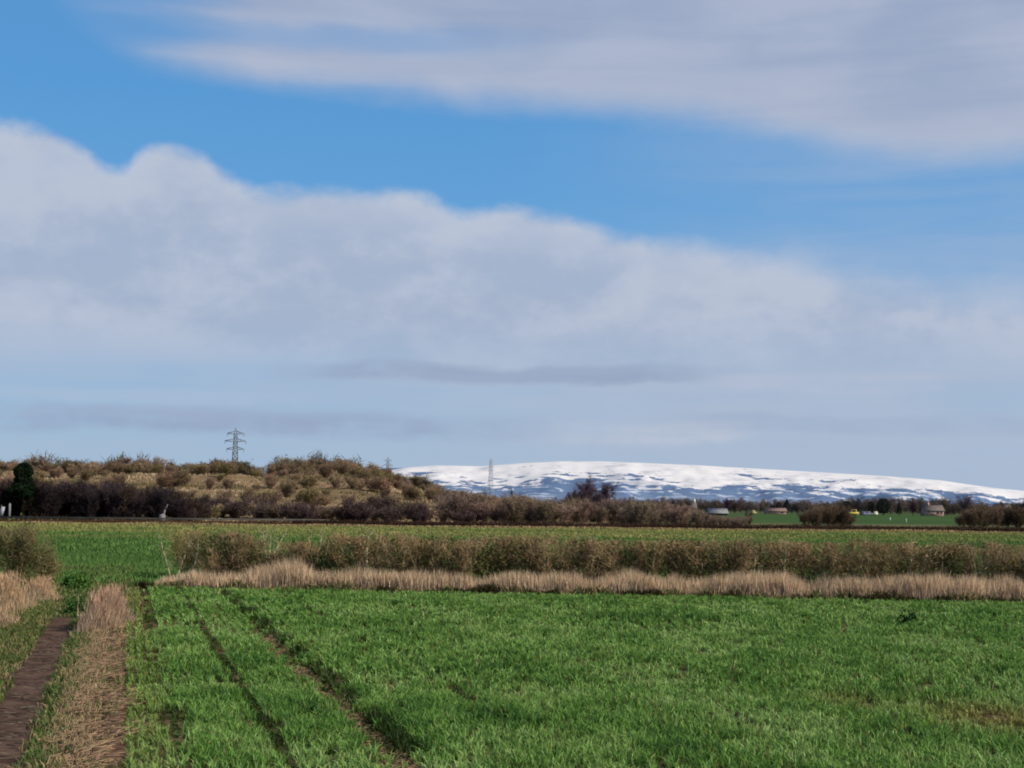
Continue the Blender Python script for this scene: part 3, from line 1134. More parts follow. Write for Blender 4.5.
def woody(g_stem, g_twig, base, h, spread, nstem, nbranch, ntwig, r, bark, twig, twig_l, twig_w, trunk=0.0, top=None, up=0.15):
    """multi-stemmed shrub or a tree on one trunk; stems to g_stem, twigs to g_twig"""
    base = np.array(base, float)
    all_p, all_d = [], []
    starts = []
    if trunk > 0:
        tp, tr = limbs(base, (0, 0, 1), trunk, r, 3, 0.06, 0.4)
        g_stem.bars(tp[:-1], tp[1:], tr[:-1] * 1.0 + 0.2 * r, tr[1:] + 0.2 * r, bark, 6)
        fork = tp[-1]
        tr_end = r * 0.5
    else:
        fork = base
        tr_end = r
    for i_ in range(nstem):
        a = 2 * math.pi * (i_ + rng.uniform(-0.3, 0.3)) / max(1, nstem)
        tilt = spread * rng.uniform(0.25, 1.0)
        d = np.array([math.cos(a) * tilt, math.sin(a) * tilt, 1.0])
        off = np.array([math.cos(a), math.sin(a), 0]) * (0.0 if trunk else 0.12 * spread * h * rng.uniform(0, 1))
        L = (h - trunk) * rng.uniform(0.75, 1.08)
        b0 = fork + off - (np.array([0, 0, rng.uniform(0, 0.35) * trunk]) if trunk else 0)
        P, R = limbs(b0, d, L, tr_end * rng.uniform(0.6, 1.0), 5, 0.16, up)
        g_stem.bars(P[:-1], P[1:], R[:-1], R[1:], bark, 4)
        all_p.append(P[1:]); all_d.append(unit(np.diff(P, axis=0)))
        for j in range(nbranch):
            t_ = rng.uniform(0.25, 0.95)
            idx = min(4, int(t_ * 5))
            q = P[idx] + (P[idx + 1] - P[idx]) * (t_ * 5 - idx)
            aa = rng.uniform(0, 6.28)
            dd = unit(P[idx + 1] - P[idx]) * 0.6 + np.array([math.cos(aa), math.sin(aa), rng.uniform(0.0, 0.7)]) * 0.8
            P2, R2 = limbs(q, dd, L * rng.uniform(0.25, 0.5) * (1.1 - 0.5 * t_), max(R[idx + 1] * 0.7, r * 0.12), 3, 0.25, 0.12)
            g_stem.bars(P2[:-1], P2[1:], R2[:-1], R2[1:], bark, 3)
            all_p.append(P2[1:]); all_d.append(unit(np.diff(P2, axis=0)))
    AP, AD = np.concatenate(all_p), np.concatenate(all_d)
    pick = rng.integers(0, len(AP), ntwig)
    p = AP[pick] + rng.normal(0, twig_l * 0.28, (ntwig, 3))
    d = unit(AD[pick] * 0.5 + rng.normal(0, 0.6, (ntwig, 3)) + np.array([0, 0, 0.3]))
    p[:, 2] = np.maximum(p[:, 2], base[2] + 0.03)
    ll = twig_l * rng.uniform(0.5, 1.3, ntwig)
    if top is not None:
        over = np.maximum(0, p[:, 2] + d[:, 2] * ll - top)
        p[:, 2] -= over
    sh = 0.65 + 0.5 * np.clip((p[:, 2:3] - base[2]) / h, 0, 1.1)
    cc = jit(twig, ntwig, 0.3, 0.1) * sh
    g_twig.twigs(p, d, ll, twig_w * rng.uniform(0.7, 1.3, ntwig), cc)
    return AP


# --- the long trimmed hedge
HEDGE_H = 1.68
hedge = empty('hedge', (HB_L.x, HB_L.y, 0))
tag(hedge, 'long flat topped leafless hedge with ivy behind the dry grass belt', 'hedge')
hs_, ht_, hl_ = Geo(), Geo(), Geo()
s0 = 1.4
Ltot = length
HN = Vector(hn)
n_pl = int((Ltot - s0) / 0.24)
for i_ in range(n_pl):
    s = s0 + i_ * 0.24 + rng.uniform(-0.12, 0.12)
    dep = 0.95 + rng.uniform(0, 0.75)
    # lower, greener stretch after the big bush
    lowgap = 1 - 0.42 * math.exp(-((s - 3.35) / 0.55) ** 2) - 0.25 * math.exp(-((s - 4.75) / 0.4) ** 2)
    if s < 1.8: lowgap = 0.6
    hh = HEDGE_H * lowgap * (1 + 0.06 * fbm(s * 0.6, 2)) * (1 - 0.03 * (s / Ltot))
    b = (hd.x * s + hn.x * dep, hd.y * s + hn.y * dep, 0)
    tone = 0.5 + 0.9 * fbm(s * 0.5, 9)
    tw = np.array((0.115, 0.085, 0.05)) * (1 - 0.35 * max(0, min(1, tone))) + np.array((0.03, 0.022, 0.008)) * max(0, -fbm(s * 0.3, 4))
    bk = jit((0.3, 0.245, 0.155), 1, 0.35)[0]
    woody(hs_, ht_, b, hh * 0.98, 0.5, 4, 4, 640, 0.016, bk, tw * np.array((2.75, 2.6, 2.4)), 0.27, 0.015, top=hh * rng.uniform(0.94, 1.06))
# ivy and bramble leaves inside
N = 70000
s = rng.uniform(s0 - 0.2, Ltot, N)
dep = rng.uniform(0.7, 1.9, N)
z = rng.beta(1.5, 1.5, N) * HEDGE_H * 0.97
lg = 1 - 0.42 * np.exp(-((s - 3.35) / 0.55) ** 2) - 0.25 * np.exp(-((s - 4.75) / 0.4) ** 2)
z *= lg
cl = vfbm(s * 0.9, z * 1.6 + dep * 0.8, 131)
keep = cl > rng.uniform(0.34, 0.62, N)
s, dep, z, cl = s[keep], dep[keep], z[keep], cl[keep]
N = len(s)
p = np.stack([hd.x * s + hn.x * dep, hd.y * s + hn.y * dep, z], 1)
c = jit((0.06, 0.078, 0.026), N, 0.4, 0.15)
c = np.where((vfbm(s * 0.4, z, 137) > 0.5)[:, None], jit((0.12, 0.108, 0.042), N, 0.35, 0.12), c)
hl_.leaves(p, rng.uniform(0.025, 0.055, N), c)
hs_.build('stems', bark_mat, hedge)
ht_.build('twigs', bark_mat, hedge)
hl_.build('ivy_leaves', leaf_mat, hedge)


# --- bushes standing apart from the hedge
def bush(name, label, cat, px, py, h, spread, nstem, nbr, ntw, bark, twig, leafc=None, nleaf=0, dz=0.0, tl=0.3, tw=0.011, group=None, r=0.02, top=None, ybehind=0.0, up=0.15, leafsize=0.04):
    b = gp(px, py)
    root = empty(name, (b.x, b.y + ybehind, 0))
    tag(root, label, cat, group)
    a, t = Geo(), Geo()
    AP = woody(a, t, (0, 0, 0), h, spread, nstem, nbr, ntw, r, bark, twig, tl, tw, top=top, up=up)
    a.build('stems', bark_mat, root)
    t.build('twigs', bark_mat, root)
    if nleaf:
        l = Geo()
        pk = AP[rng.integers(0, len(AP), nleaf)] + rng.normal(0, 0.12, (nleaf, 3))
        pk[:, 2] = np.abs(pk[:, 2])
        l.leaves(pk, leafsize * rng.uniform(0.6, 1.3, nleaf), jit(leafc, nleaf, 0.35, 0.12))
        l.build('leaves', leaf_mat, root)
    return root


OL = (0.15, 0.12, 0.055)
bush('bush', 'wide round leafless bush with yellowish twigs at the open end of the hedge', 'bush', 180, 580, 1.62, 0.85, 13, 6, 5200, (0.34, 0.29, 0.14), (0.28, 0.225, 0.10), (0.13, 0.14, 0.045), 900, ybehind=1.3, top=1.66)
bush('bush', 'browner leafless bush with pale upright stems beside the yellowish one', 'bush', 222, 581, 1.55, 0.7, 12, 6, 4600, (0.32, 0.26, 0.16), (0.22, 0.16, 0.10), (0.1, 0.11, 0.04), 700, ybehind=1.35, top=1.58)
bush('bush', 'olive brown bush above tan grass at the path side edge', 'bush', 3, 588, 1.75, 0.75, 14, 6, 5600, (0.24, 0.2, 0.11), (0.18, 0.145, 0.075), (0.115, 0.12, 0.045), 2000, ybehind=1.2, top=1.8)
bush('bush', 'smaller sparse bush at the right flank of the olive brown bush', 'bush', 36, 586, 0.95, 0.6, 9, 5, 1700, (0.25, 0.2, 0.11), (0.2, 0.16, 0.085), (0.13, 0.135, 0.05), 800, ybehind=1.0)
bush('bush', 'dark bush at the far edge, mostly outside the picture beyond the olive brown bush', 'bush', -38, 588, 1.75, 0.75, 13, 6, 4200, (0.14, 0.11, 0.06), (0.1, 0.08, 0.04), (0.07, 0.08, 0.03), 1800, ybehind=1.4, top=1.8)
bush('nettle_patch', 'low mound of dark green nettles in the grassy gap', 'weeds', 72, 589, 0.25, 1.9, 18, 4, 500, (0.08, 0.12, 0.035), (0.075, 0.13, 0.034), (0.075, 0.155, 0.035), 3600, tl=0.16, ybehind=0.3, leafsize=0.05, r=0.008)
bush('nettle_patch', 'small dark green nettle clump behind the pinkish grass tuft', 'weeds', 78, 615, 0.17, 1.3, 10, 4, 250, (0.04, 0.07, 0.025), (0.035, 0.065, 0.02), (0.045, 0.1, 0.025), 1300, tl=0.12, leafsize=0.04, r=0.008)
bush('dock_plant', 'small dark leafy weed alone in the green crop', 'weed', 908, 627, 0.19, 0.4, 6, 3, 40, (0.02, 0.05, 0.02), (0.02, 0.05, 0.02), (0.014, 0.04, 0.016), 260, tl=0.07, leafsize=0.04, r=0.006)


def clump(name, label, px, py, w, d, h, n, colr, bl=0.014):
    b = gp(px, py)
    root = empty(name, (b.x, b.y, 0)); tag(root, label, 'dry grass')
    q = Geo()
    x = rng.normal(0, w / 2.3, n); y = rng.normal(0, d / 2.3, n)
    sh = np.exp(-(x / w) ** 2 * 1.6 - (y / d) ** 2 * 0.8)
    hh = h * sh * rng.uniform(0.5, 1.15, n)
    c = jit(colr, n, 0.25, 0.06)
    q.blades(np.stack([x, y, np.zeros(n)], 1), hh, bl, rng.uniform(0, 6.28, n), rng.uniform(0.03, 0.45, n), c * 0.65, c)
    s2 = q
    m = n // 6
    x = rng.normal(0, w / 2.6, m); y = rng.normal(0, d / 2.6, m)
    c = jit((colr[0] * 1.1, colr[1] * 0.95, colr[2] * 0.9), m, 0.2)
    z0 = h * rng.uniform(0.65, 1.05, m) * np.exp(-(x / w) ** 2 * 1.6)
    p0 = np.stack([x, y, z0], 1)
    dd = unit(np.stack([rng.normal(0, 0.2, m), rng.normal(0, 0.2, m), np.ones(m)], 1))
    s2.twigs(p0, dd, 0.16, 0.02, c)
    q.build('stalks', dry_mat, root)
    return root


TAN = (0.45, 0.335, 0.215)
clump('grass_tuft', 'tall pinkish tan tuft of dead grass between the path and the crop', 106, 629, 0.25, 1.7, 0.78, 4600, (0.40, 0.29, 0.205), 0.010)
clump('grass_tuft', 'pale tan dead grass below the olive brown bush', 0, 612, 0.62, 1.5, 0.8, 6500, TAN, 0.010)
clump('grass_tuft', 'low tan dead grass spilling towards the nettles', 40, 602, 0.42, 1.0, 0.55, 3000, TAN, 0.010)
clump('grass_tuft', 'thin tan grass wisp at the edge of the path verge', -2, 628, 0.4, 1.0, 0.4, 900, TAN)

# --- pale saplings standing in the hedge
SAP = [
    (166, 'V', 1.62, 'yellowish forked sapling at the open end of the hedge'),
    (186, 'I', 1.5, 'thin pale upright stem in front of the round bush'),
    (260, 'Y', 1.78, 'bright pale Y shaped sapling with branching top, left in the hedge gap'),
    (309, 'II', 1.72, 'pale twin stemmed sapling with bushy top next to the Y shaped one'),
    (361, 'I', 1.74, 'straight pale pole like trunk, the thickest upright in the hedge'),
    (384, 'I', 1.4, 'slim grey stem right of the straight pale trunk'),
    (467, 'Y', 1.5, 'twiggy pale sapling in the middle of the hedge behind tall dry grass'),
    (574, 'I', 1.68, 'pale slender trunk leaning slightly, below the purple bare tree'),
    (590, 'I', 1.55, 'grey trunk close beside the slender pale trunk below the purple tree'),
    (652, 'V', 1.35, 'low pale forked sapling with yellowish bark in the hedge'),
    (712, 'Y', 1.5, 'thin Y shaped sapling in the hedge below the long pale shed'),
    (753, 'II', 1.55, 'pale sapling with two lichen spotted stems in the hedge below the green pasture'),
    (782, 'I', 1.5, 'single pale stem in the hedge with curled twigs at its top'),
    (875, 'I', 1.6, 'tall pale single stem in the hedge below the dark conifers'),
    (911, 'II', 1.64, 'cluster of bright pale stems in the hedge below the brick bungalow'),
    (940, 'V', 1.55, 'whitish forked sapling in the hedge just past the bright stem cluster'),
    (978, 'Y', 1.6, 'pale sapling branching at mid height, next to last in the hedge'),
    (1010, 'V', 1.5, 'wavy pale sapling with curled crown, last in the hedge'),
]
for px, typ, h, lab in SAP:
    b = gp(px, 587.5 + 15.5 * (px - 150) / 874.0)
    h *= 0.93
    root = empty('sapling', (b.x + hn.x * 0.52, b.y + hn.y * 0.52, 0))
    tag(root, lab, 'sapling', 'pale saplings in the hedge')
    g1, g2 = Geo(), Geo()
    if typ in ('V', 'II'):
        g2 = g1
    pc = np.array((0.40, 0.35, 0.22)) * rng.uniform(0.75, 1.05)
    if px in (260, 309, 911): pc = np.array((0.42, 0.37, 0.23))
    r = 0.024 if px not in (361,) else 0.045
    specs = {'I': [((0.03, 0, 1), 1.0)], 'V': [((-0.12, 0, 1), 0.95), ((0.24, 0.1, 1), 0.95)], 'II': [((-0.05, 0, 1), 0.95), ((0.16, 0.05, 1), 1.0), ((0.4, 0.1, 1), 0.9)], 'Y': []}[typ]
    limbset = []
    if typ == 'Y':
        P, R = limbs((0, 0, 0), (0.05, 0, 1), h * 0.45, r * 1.1, 3, 0.05, 0.3)
        g1.bars(P[:-1], P[1:], R[:-1] * 0.5 + r * 0.5, R[1:] * 0.5 + r * 0.5, pc, 6)
        for dx_ in (-0.5, -0.1, 0.3, 0.75):
            limbset.append(limbs(P[-1], (dx_, rng.uniform(-.2, .2), 1), h * 0.55, r * 0.8, 4, 0.12, 0.1))
    for d_, f_ in specs:
        limbset.append(limbs((d_[0] * 0.15, 0, 0), d_, h * f_, r, 5, 0.06 if typ == 'I' else 0.1, 0.05))
    ends = []
    for P, R in limbset:
        g1.bars(P[:-1], P[1:], R[:-1] + 0.004, R[1:] + 0.004, pc, 6)
        ends.append(P[2:])
        for q in P[2:]:
            for _ in range(3):
                a_ = rng.uniform(0, 6.28)
                P2, R2 = limbs(q, (math.cos(a_) * 0.7, math.sin(a_) * 0.7, 1), 0.3 * rng.uniform(0.5, 1.2), 0.010, 3, 0.3, 0.1)
                g1.bars(P2[:-1], P2[1:], R2[:-1], R2[1:], pc * 0.9, 3)
                ends.append(P2[1:])
    E_ = np.concatenate(ends)
    n = 130
    q = E_[rng.integers(0, len(E_), n)]
    g2.twigs(q, unit(rng.normal(0, 0.6, (n, 3)) + (0, 0, 0.4)), 0.2, 0.010, jit(pc * 0.75, n, 0.25))
    g1.build('stem', bark_mat, root)
    if g2 is not g1:
        g2.build('twigs', bark_mat, root)

# --- far low hedge beyond the second field
def low_hedge(name, label, x0, x1, y, h0, h1, c, dens=26):
    q = empty(name, (0, y, 0)); tag(q, label, 'hedge')
    a, b_ = Geo(), Geo()
    L = x1 - x0
    n = int(L * dens)
    x = rng.uniform(x0, x1, n)
    hh = h0 + (h1 - h0) * vfbm(x * 0.2, x * 0, 15)
    P0 = np.stack([x, rng.uniform(-0.4, 0.4, n), np.zeros(n)], 1)
    d_ = unit(np.stack([rng.normal(0, 0.3, n), rng.normal(0, 0.3, n), np.ones(n)], 1))
    a.bars(P0, P0 + d_ * (hh * 0.8)[:, None], 0.02, 0.008, jit(c, n, 0.3))
    m = n * 4
    x = rng.uniform(x0, x1, m)
    hh = h0 + (h1 - h0) * vfbm(x * 0.2, x * 0, 15)
    p = np.stack([x, rng.uniform(-0.5, 0.5, m), rng.uniform(0, 0.85, m) * hh], 1)
    b_.twigs(p, unit(rng.normal(0, 0.7, (m, 3)) + (0, 0, 0.3)), 0.3, 0.05, jit(c, m, 0.35, 0.15) * (0.8 + 0.5 * vfbm(x * 0.3, x * 0, 19)[:, None]))
    a.build('stems', bark_mat, q); b_.build('twigs', bark_mat, q)


low_hedge('low_hedge', 'thin dark brown trimmed hedge across the far side of the second field', -25, 80, 173.2, 0.6, 0.82, (0.045, 0.026, 0.02), 70)
low_hedge('low_hedge', 'rusty brown low hedge in front of the roadside barrier', -80, -25.3, 173.0, 0.42, 0.6, (0.085, 0.052, 0.03), 60)

# --- roadside barrier
gb = empty('crash_barrier', (0, 177.2, 0))
tag(gb, 'long grey roadside crash barrier in front of the dark wood', 'barrier')
galv = plain('galvanised', (0.085, 0.08, 0.068), 0.6, 0.4, 0.3, 0.4)
q = Geo()
x0, x1 = xat(-40, 177), xat(330, 177)
for z_, dz_, dy_ in ((0.66, 0.07, 0.0), (0.605, 0.04, 0.03), (0.55, 0.07, 0.0)):
    q.box((x0 + x1) / 2, dy_, z_, x1 - x0, 0.05, dz_)
q.build('beam', galv, gb)
xx = x0 + 1
while xx < x1:
    q = Geo(); q.box(xx, 0.13, 0.35, 0.11, 0.14, 0.7); q.build('post', galv, gb)
    xx += 3.2

# --- copies of scrub
def scrub_proto(seed, h, spread, nstem, nbr, ntw, twig, bark, tl, tw, green=0, gcol=(0.05, 0.06, 0.02), up=0.1):
    g1 = Geo()
    AP = woody(g1, g1, (0, 0, 0), h, spread, nstem, nbr, ntw, 0.05, bark, twig, tl, tw, up=up)
    if green:
        pk = AP[rng.integers(0, len(AP), green)] + rng.normal(0, 0.3, (green, 3))
        pk[:, 2] = np.abs(pk[:, 2])
        g1.leaves(pk, rng.uniform(0.06, 0.14, green), jit(gcol, green, 0.4, 0.15))
    return g1


BROWN = [((0.236, 0.172, 0.105), 0), ((0.193, 0.149, 0.091), 0), ((0.210, 0.175, 0.088), 250), ((0.254, 0.193, 0.126), 0), ((0.184, 0.137, 0.088), 120)]
DARK = [((0.034, 0.026, 0.028), 0), ((0.028, 0.023, 0.025), 0), ((0.039, 0.031, 0.023), 80), ((0.030, 0.022, 0.024), 0)]
MAUVE = [((0.201, 0.149, 0.119), 0), ((0.228, 0.166, 0.123), 0), ((0.175, 0.137, 0.102), 60), ((0.219, 0.175, 0.114), 150)]
FARBR = [((0.136, 0.106, 0.096), 0), ((0.112, 0.096, 0.090), 0), ((0.152, 0.120, 0.099), 0), ((0.088, 0.088, 0.080), 0)]  # distance haze painted into the tree colours as a greyer, bluer tint


def protos(name, palette, h, spread, nstem, nbr, ntw, tl, tw, up=0.1):
    out = []
    for i_, (c, gr) in enumerate(palette):
        gg = scrub_proto(i_, h, spread, nstem, nbr, ntw, c, tuple(v * 0.8 for v in c), tl, tw, gr, up=up)
        out.append(gg)
    return out


def scatter_things(name, label, cat, group, geos, places, mat=None):
    """places: (x, y, z, scale, squash, idx, rot)"""
    first = {}
    for (x, y, z, s, sq, idx, rot) in places:
        lab = label(x, y) if callable(label) else label
        if idx not in first:
            o = geos[idx].build(name, mat or bark_var)
            first[idx] = o
        else:
            o = first[idx].copy()
            COL.objects.link(o)
        o.location = (x, y, z)
        o.rotation_euler = (0, 0, rot)
        o.scale = (s * sq, s * sq, s)
        tag(o, lab, cat, group)


def rnd_rot():
    return rng.uniform(0, 6.28)


# dark wood at the foot of the hillside
pl = []
for i_ in range(84):
    px = -40 + 245 * (i_ + rng.uniform(0, 1)) / 84
    Y = 188 + rng.uniform(0, 9)
    x = xat(px, Y)
    hgt = rng.uniform(3.2, 4.4) * (0.86 if px > 130 else 1.0) * (0.8 if px > 175 else 1)
    pl.append((x, Y, float(hill_h(x, Y)) - 0.05, hgt / 4.0, rng.uniform(0.85, 1.15), int(rng.integers(0, 4)), rnd_rot()))
scatter_things('bare_tree', 'dark leafless tree in the dense wood at the foot of the hillside', 'tree', 'dark wood along the foot of the hillside', protos('bare_tree', DARK, 4.0, 0.42, 7, 6, 2600, 0.6, 0.055), pl, bark_dark)

# dark bushes along the foot further right
pl = []
for i_ in range(46):
    px = 185 + 290 * (i_ + rng.uniform(0, 1)) / 46
    Y = 188 + rng.uniform(0, 8) + (rng.uniform(0, 22) if rng.uniform() < 0.4 else 0)
    if 428 < px < 452: continue
    x = xat(px, Y)
    hgt = rng.uniform(1.5, 2.6)
    pl.append((x, Y, float(hill_h(x, Y)) - 0.05, hgt / 2.2, rng.uniform(0.9, 1.4), int(rng.integers(0, 4)), rnd_rot()))
scatter_things('dark_bush', 'dark brown bush along the foot of the scrubby hillside', 'bush', 'dark bushes at the hillside foot', protos('dark_bush', [((0.085, 0.062, 0.055), 0), ((0.065, 0.05, 0.045), 0), ((0.09, 0.072, 0.05), 60), ((0.07, 0.05, 0.05), 0)], 2.2, 0.7, 8, 5, 1800, 0.5, 0.055), pl, bark_dark)

# scrub over the slope
pl = []
tries = 0
while len(pl) < 215 and tries < 9000:
    tries += 1
    Y = 196 + rng.uniform(0, 1) ** 0.9 * 96
    px = rng.uniform(-30, 545)
    if px > 400 and Y > 260: continue
    x = xat(px, Y)
    nz = fbm(x / 20.0, Y / 8.0, 3)
    if nz < (0.04 if px > 250 else (-0.07 if px > 115 else -0.2)) and rng.uniform() < 0.9: continue
    if 430 < px < 455 and Y < 235: continue
    hgt = rng.uniform(1.2, 2.4)
    pl.append((x, Y, float(hill_h(x, Y)) - 0.05, hgt / 2.4, rng.uniform(0.95, 1.45), int(rng.integers(0, 5)), rnd_rot()))
scatter_things('scrub_bush', 'brown leafless bush in the scrub on the slope of the low hillside', 'bush', 'scrub bushes over the hillside', protos('scrub_bush', BROWN, 2.4, 0.75, 8, 5, 1600, 0.5, 0.055), pl)

# skyline of the hillside
pl = []
for i_ in range(74):
    px = -40 + 470 * (i_ + rng.uniform(0, 1)) / 74
    if 262 < px < 268: continue
    Y = 292 + rng.uniform(0, 18)
    x = xat(px, Y)
    hgt = rng.uniform(2.0, 3.3) * (1.2 if (25 < px < 45 or 110 < px < 150 or 270 < px < 350) and rng.uniform() < 0.6 else 1.0)
    if px > 380: hgt *= 0.85
    pl.append((x, Y, float(hill_h(x, Y)) - 0.4, hgt / 2.4, rng.uniform(1.0, 1.6), int(rng.integers(0, 5)), rnd_rot()))
scatter_things('skyline_bush', 'brown bush on the crest of the low hillside against the sky', 'bush', 'bushes along the hillside crest', protos('skyline_bush', [((0.21, 0.16, 0.10), 0), ((0.17, 0.145, 0.088), 150), ((0.19, 0.14, 0.105), 0), ((0.155, 0.14, 0.08), 250), ((0.22, 0.165, 0.105), 60)], 2.4, 0.7, 8, 5, 1700, 0.5, 0.06), pl)

# mauve-brown thicket to the right of the hillside
pl = []
for i_ in range(112):
    t_ = (i_ + rng.uniform(0, 1)) / 112
    px = 440 + 310 * t_
    Y = 189 + rng.uniform(0, 1) ** 1.5 * 60
    x = xat(px, Y)
    topy = np.interp(px, [440, 500, 560, 600, 660, 700, 715, 750], [494, 497, 503, 503, 505, 509, 516, 521])
    hgt = max(1.2, (zat(px, topy, Y) - float(hill_h(x, Y))) * rng.uniform(0.72, 1.08))
    pl.append((x, Y, float(hill_h(x, Y)) - 0.05, hgt / 3.0, rng.uniform(0.8, 1.2), int(rng.integers(0, 4)), rnd_rot()))
scatter_things('thicket_bush', 'mauve brown leafless bush in the thicket right of the hillside', 'bush', 'thicket below the snowy hills', protos('thicket_bush', MAUVE, 3.0, 0.55, 9, 6, 2200, 0.5, 0.05), pl)

# two brown thickets in the pasture, each bush on its own
for (pa_, pb_, n, tp, lab, grp) in ((803, 852, 26, 507, 'olive brown bush in the copse left of the yellow vehicle', 'copse in the pasture'), (958, 1075, 52, 509, 'dark brown bush in the copse at the right end of the pasture', 'copse at the pasture end')):
    pl = []
    for i_ in range(n):
        t_ = (i_ + rng.uniform(0, 1)) / n
        px = pa_ + (pb_ - pa_) * t_
        Y = 215 + rng.uniform(0, 40)
        x = xat(px, Y)
        tt = tp + 9 * max(0, 1 - min(px - pa_, (pb_ - px) if pb_ < 1000 else 99) / 14.0)
        hgt = max(0.9, zat(px, tt, Y) * rng.uniform(0.8, 1.1))
        pl.append((x, Y, -0.05, hgt / 3.0, rng.uniform(0.8, 1.2), int(rng.integers(0, 4)), rnd_rot()))
    scatter_things('copse_bush', lab, 'bush', grp, protos('copse_bush', [((0.15, 0.112, 0.068), 60), ((0.135, 0.1, 0.066), 0), ((0.13, 0.105, 0.062), 0), ((0.12, 0.09, 0.062), 0)], 3.0, 0.5, 9, 6, 2000, 0.5, 0.05), pl)

# belts of trees between the pasture and the snowy hills
pl = []
for i_ in range(150):
    px = 560 + 520 * (i_ + rng.uniform(0, 1)) / 150
    Y = rng.uniform(640, 980)
    x = xat(px, Y)
    topy = np.interp(px, [560, 640, 720, 800, 850, 900, 960, 1024, 1080], [500, 500, 501, 502, 501, 500, 502, 505, 507]) + rng.uniform(-1.5, 3)
    hgt = max(3.0, zat(px, topy, Y))
    pl.append((x, Y, -0.1, hgt / 7.0, rng.uniform(0.85, 1.5), int(rng.integers(0, 4)), rnd_rot()))
scatter_things('distant_tree', 'grey brown leafless tree in the far belt below the snowy hills', 'tree', 'far tree belt below the snowy hills', protos('distant_tree', FARBR, 7.0, 0.5, 8, 6, 1800, 1.2, 0.13), pl)


# --- trees one can tell apart
def big_tree(label, px, Y, ytop, trunk_share, spread, nstem, nbr, ntw, bark, twig, tl, tw, name='bare_tree', ybase=None, group=None, up=0.12):
    x = xat(px, Y)
    z0 = float(hill_h(x, Y)) if (x < 40 and Y < 300) else 0.0
    h = zat(px, ytop, Y) - z0
    root = empty(name, (x, Y, z0 - 0.05))
    tag(root, label, 'tree', group)
    a, t = Geo(), Geo()
    woody(a, t, (0, 0, 0), h * 0.97, spread, nstem, nbr, ntw, h * 0.03, bark, twig, tl * h, tw * h, trunk=h * trunk_share, up=up)
    a.build('trunk', bark_mat, root)
    t.build('crown', bark_mat, root)
    return root


def conifer(label, px, Y, ytop, wpx, c, n=5200, name='evergreen_tree', ragged=0.3, shape='oval', low=0.14):
    x = xat(px, Y)
    z0 = float(hill_h(x, Y)) if (x < 40 and Y < 300) else 0.0
    h = zat(px, ytop, Y) - z0
    w = wpx / F * Y / 2
    root = empty(name, (x, Y, z0 - 0.05)); tag(root, label, 'tree')
    a, l = Geo(), Geo()
    P, R = limbs((0, 0, 0), (0, 0, 1), h * 0.9, h * 0.035, 6, 0.03, 0.4)
    a.bars(P[:-1], P[1:], R[:-1], R[1:], (0.05, 0.035, 0.025), 6)
    m = n
    t_ = rng.uniform(low, 1.0, m)
    th = rng.uniform(0, 6.28, m)
    if shape == 'cone':
        rad = (1.02 - t_) ** 0.85
    elif shape == 'broad':
        rad = np.clip((1.03 - t_) / 0.3, 0, 1) ** 0.55 * (0.82 + 0.18 * np.sin((1 - t_) * 16) + 0.25 * np.clip((0.62 - t_) / 0.2, 0, 1))
    else:
        rad = np.sqrt(np.clip(1 - ((t_ - 0.55) / 0.48) ** 2, 0.02, 1))
    lump = 0.75 + ragged * 1.6 * (vfbm(th * 1.6 + 5, t_ * 7, int(px) % 50 + 3) - 0.35)
    rr_ = w * rad * lump * rng.uniform(0.3, 1.0, m) ** 0.5
    p = np.stack([np.cos(th) * rr_, np.sin(th) * rr_, t_ * h], 1)
    d = unit(np.stack([np.cos(th), np.sin(th), rng.uniform(-0.4, 0.7, m)], 1) + rng.normal(0, 0.4, (m, 3)))
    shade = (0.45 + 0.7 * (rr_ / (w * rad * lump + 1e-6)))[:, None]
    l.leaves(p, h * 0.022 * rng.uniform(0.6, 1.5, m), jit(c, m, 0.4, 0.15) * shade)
    # limbs
    k_ = 40
    pick = rng.integers(0, m, k_)
    zz = p[pick].copy(); base = np.zeros((k_, 3)); base[:, 2] = zz[:, 2] - h * 0.05
    a.bars(base, zz, h * 0.008, h * 0.003, (0.05, 0.035, 0.025))
    a.build('trunk', bark_mat, root)
    l.build('crown', leaf_mat, root)


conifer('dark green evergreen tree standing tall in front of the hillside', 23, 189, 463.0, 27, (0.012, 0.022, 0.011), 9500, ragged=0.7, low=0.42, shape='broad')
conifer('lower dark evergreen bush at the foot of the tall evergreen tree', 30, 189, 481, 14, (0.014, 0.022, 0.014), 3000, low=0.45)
PUR = (0.092, 0.066, 0.086)
big_tree('tall purple tinged leafless tree rising in front of the snowy hills', 586, 330, 480.5, 0.12, 0.95, 11, 10, 6500, (0.06, 0.045, 0.05), PUR, 0.10, 0.0085)
big_tree('thinner purple leafless tree just right of the tall purple one', 603, 335, 483, 0.15, 0.75, 8, 9, 4200, (0.06, 0.045, 0.05), PUR, 0.095, 0.008)
big_tree('small dark purple tree at the left flank of the tall purple one', 574, 325, 488, 0.15, 0.85, 9, 8, 3600, (0.05, 0.04, 0.042), (0.055, 0.04, 0.045), 0.1, 0.009)
big_tree('thin dark pole like bare tree in the thicket', 513, 240, 484, 0.5, 0.16, 4, 5, 260, (0.05, 0.042, 0.04), (0.06, 0.05, 0.045), 0.07, 0.005)
big_tree('dark green grey bush on the crest below the first small pylon', 388, 285, 479, 0.1, 0.9, 9, 6, 1600, (0.07, 0.06, 0.04), (0.06, 0.06, 0.035), 0.16, 0.02, name='crest_bush')
big_tree('rounded dark bush on the crest in front of the snow', 424, 280, 478, 0.1, 0.9, 9, 7, 1900, (0.07, 0.055, 0.045), (0.075, 0.06, 0.042), 0.16, 0.02, name='crest_bush')
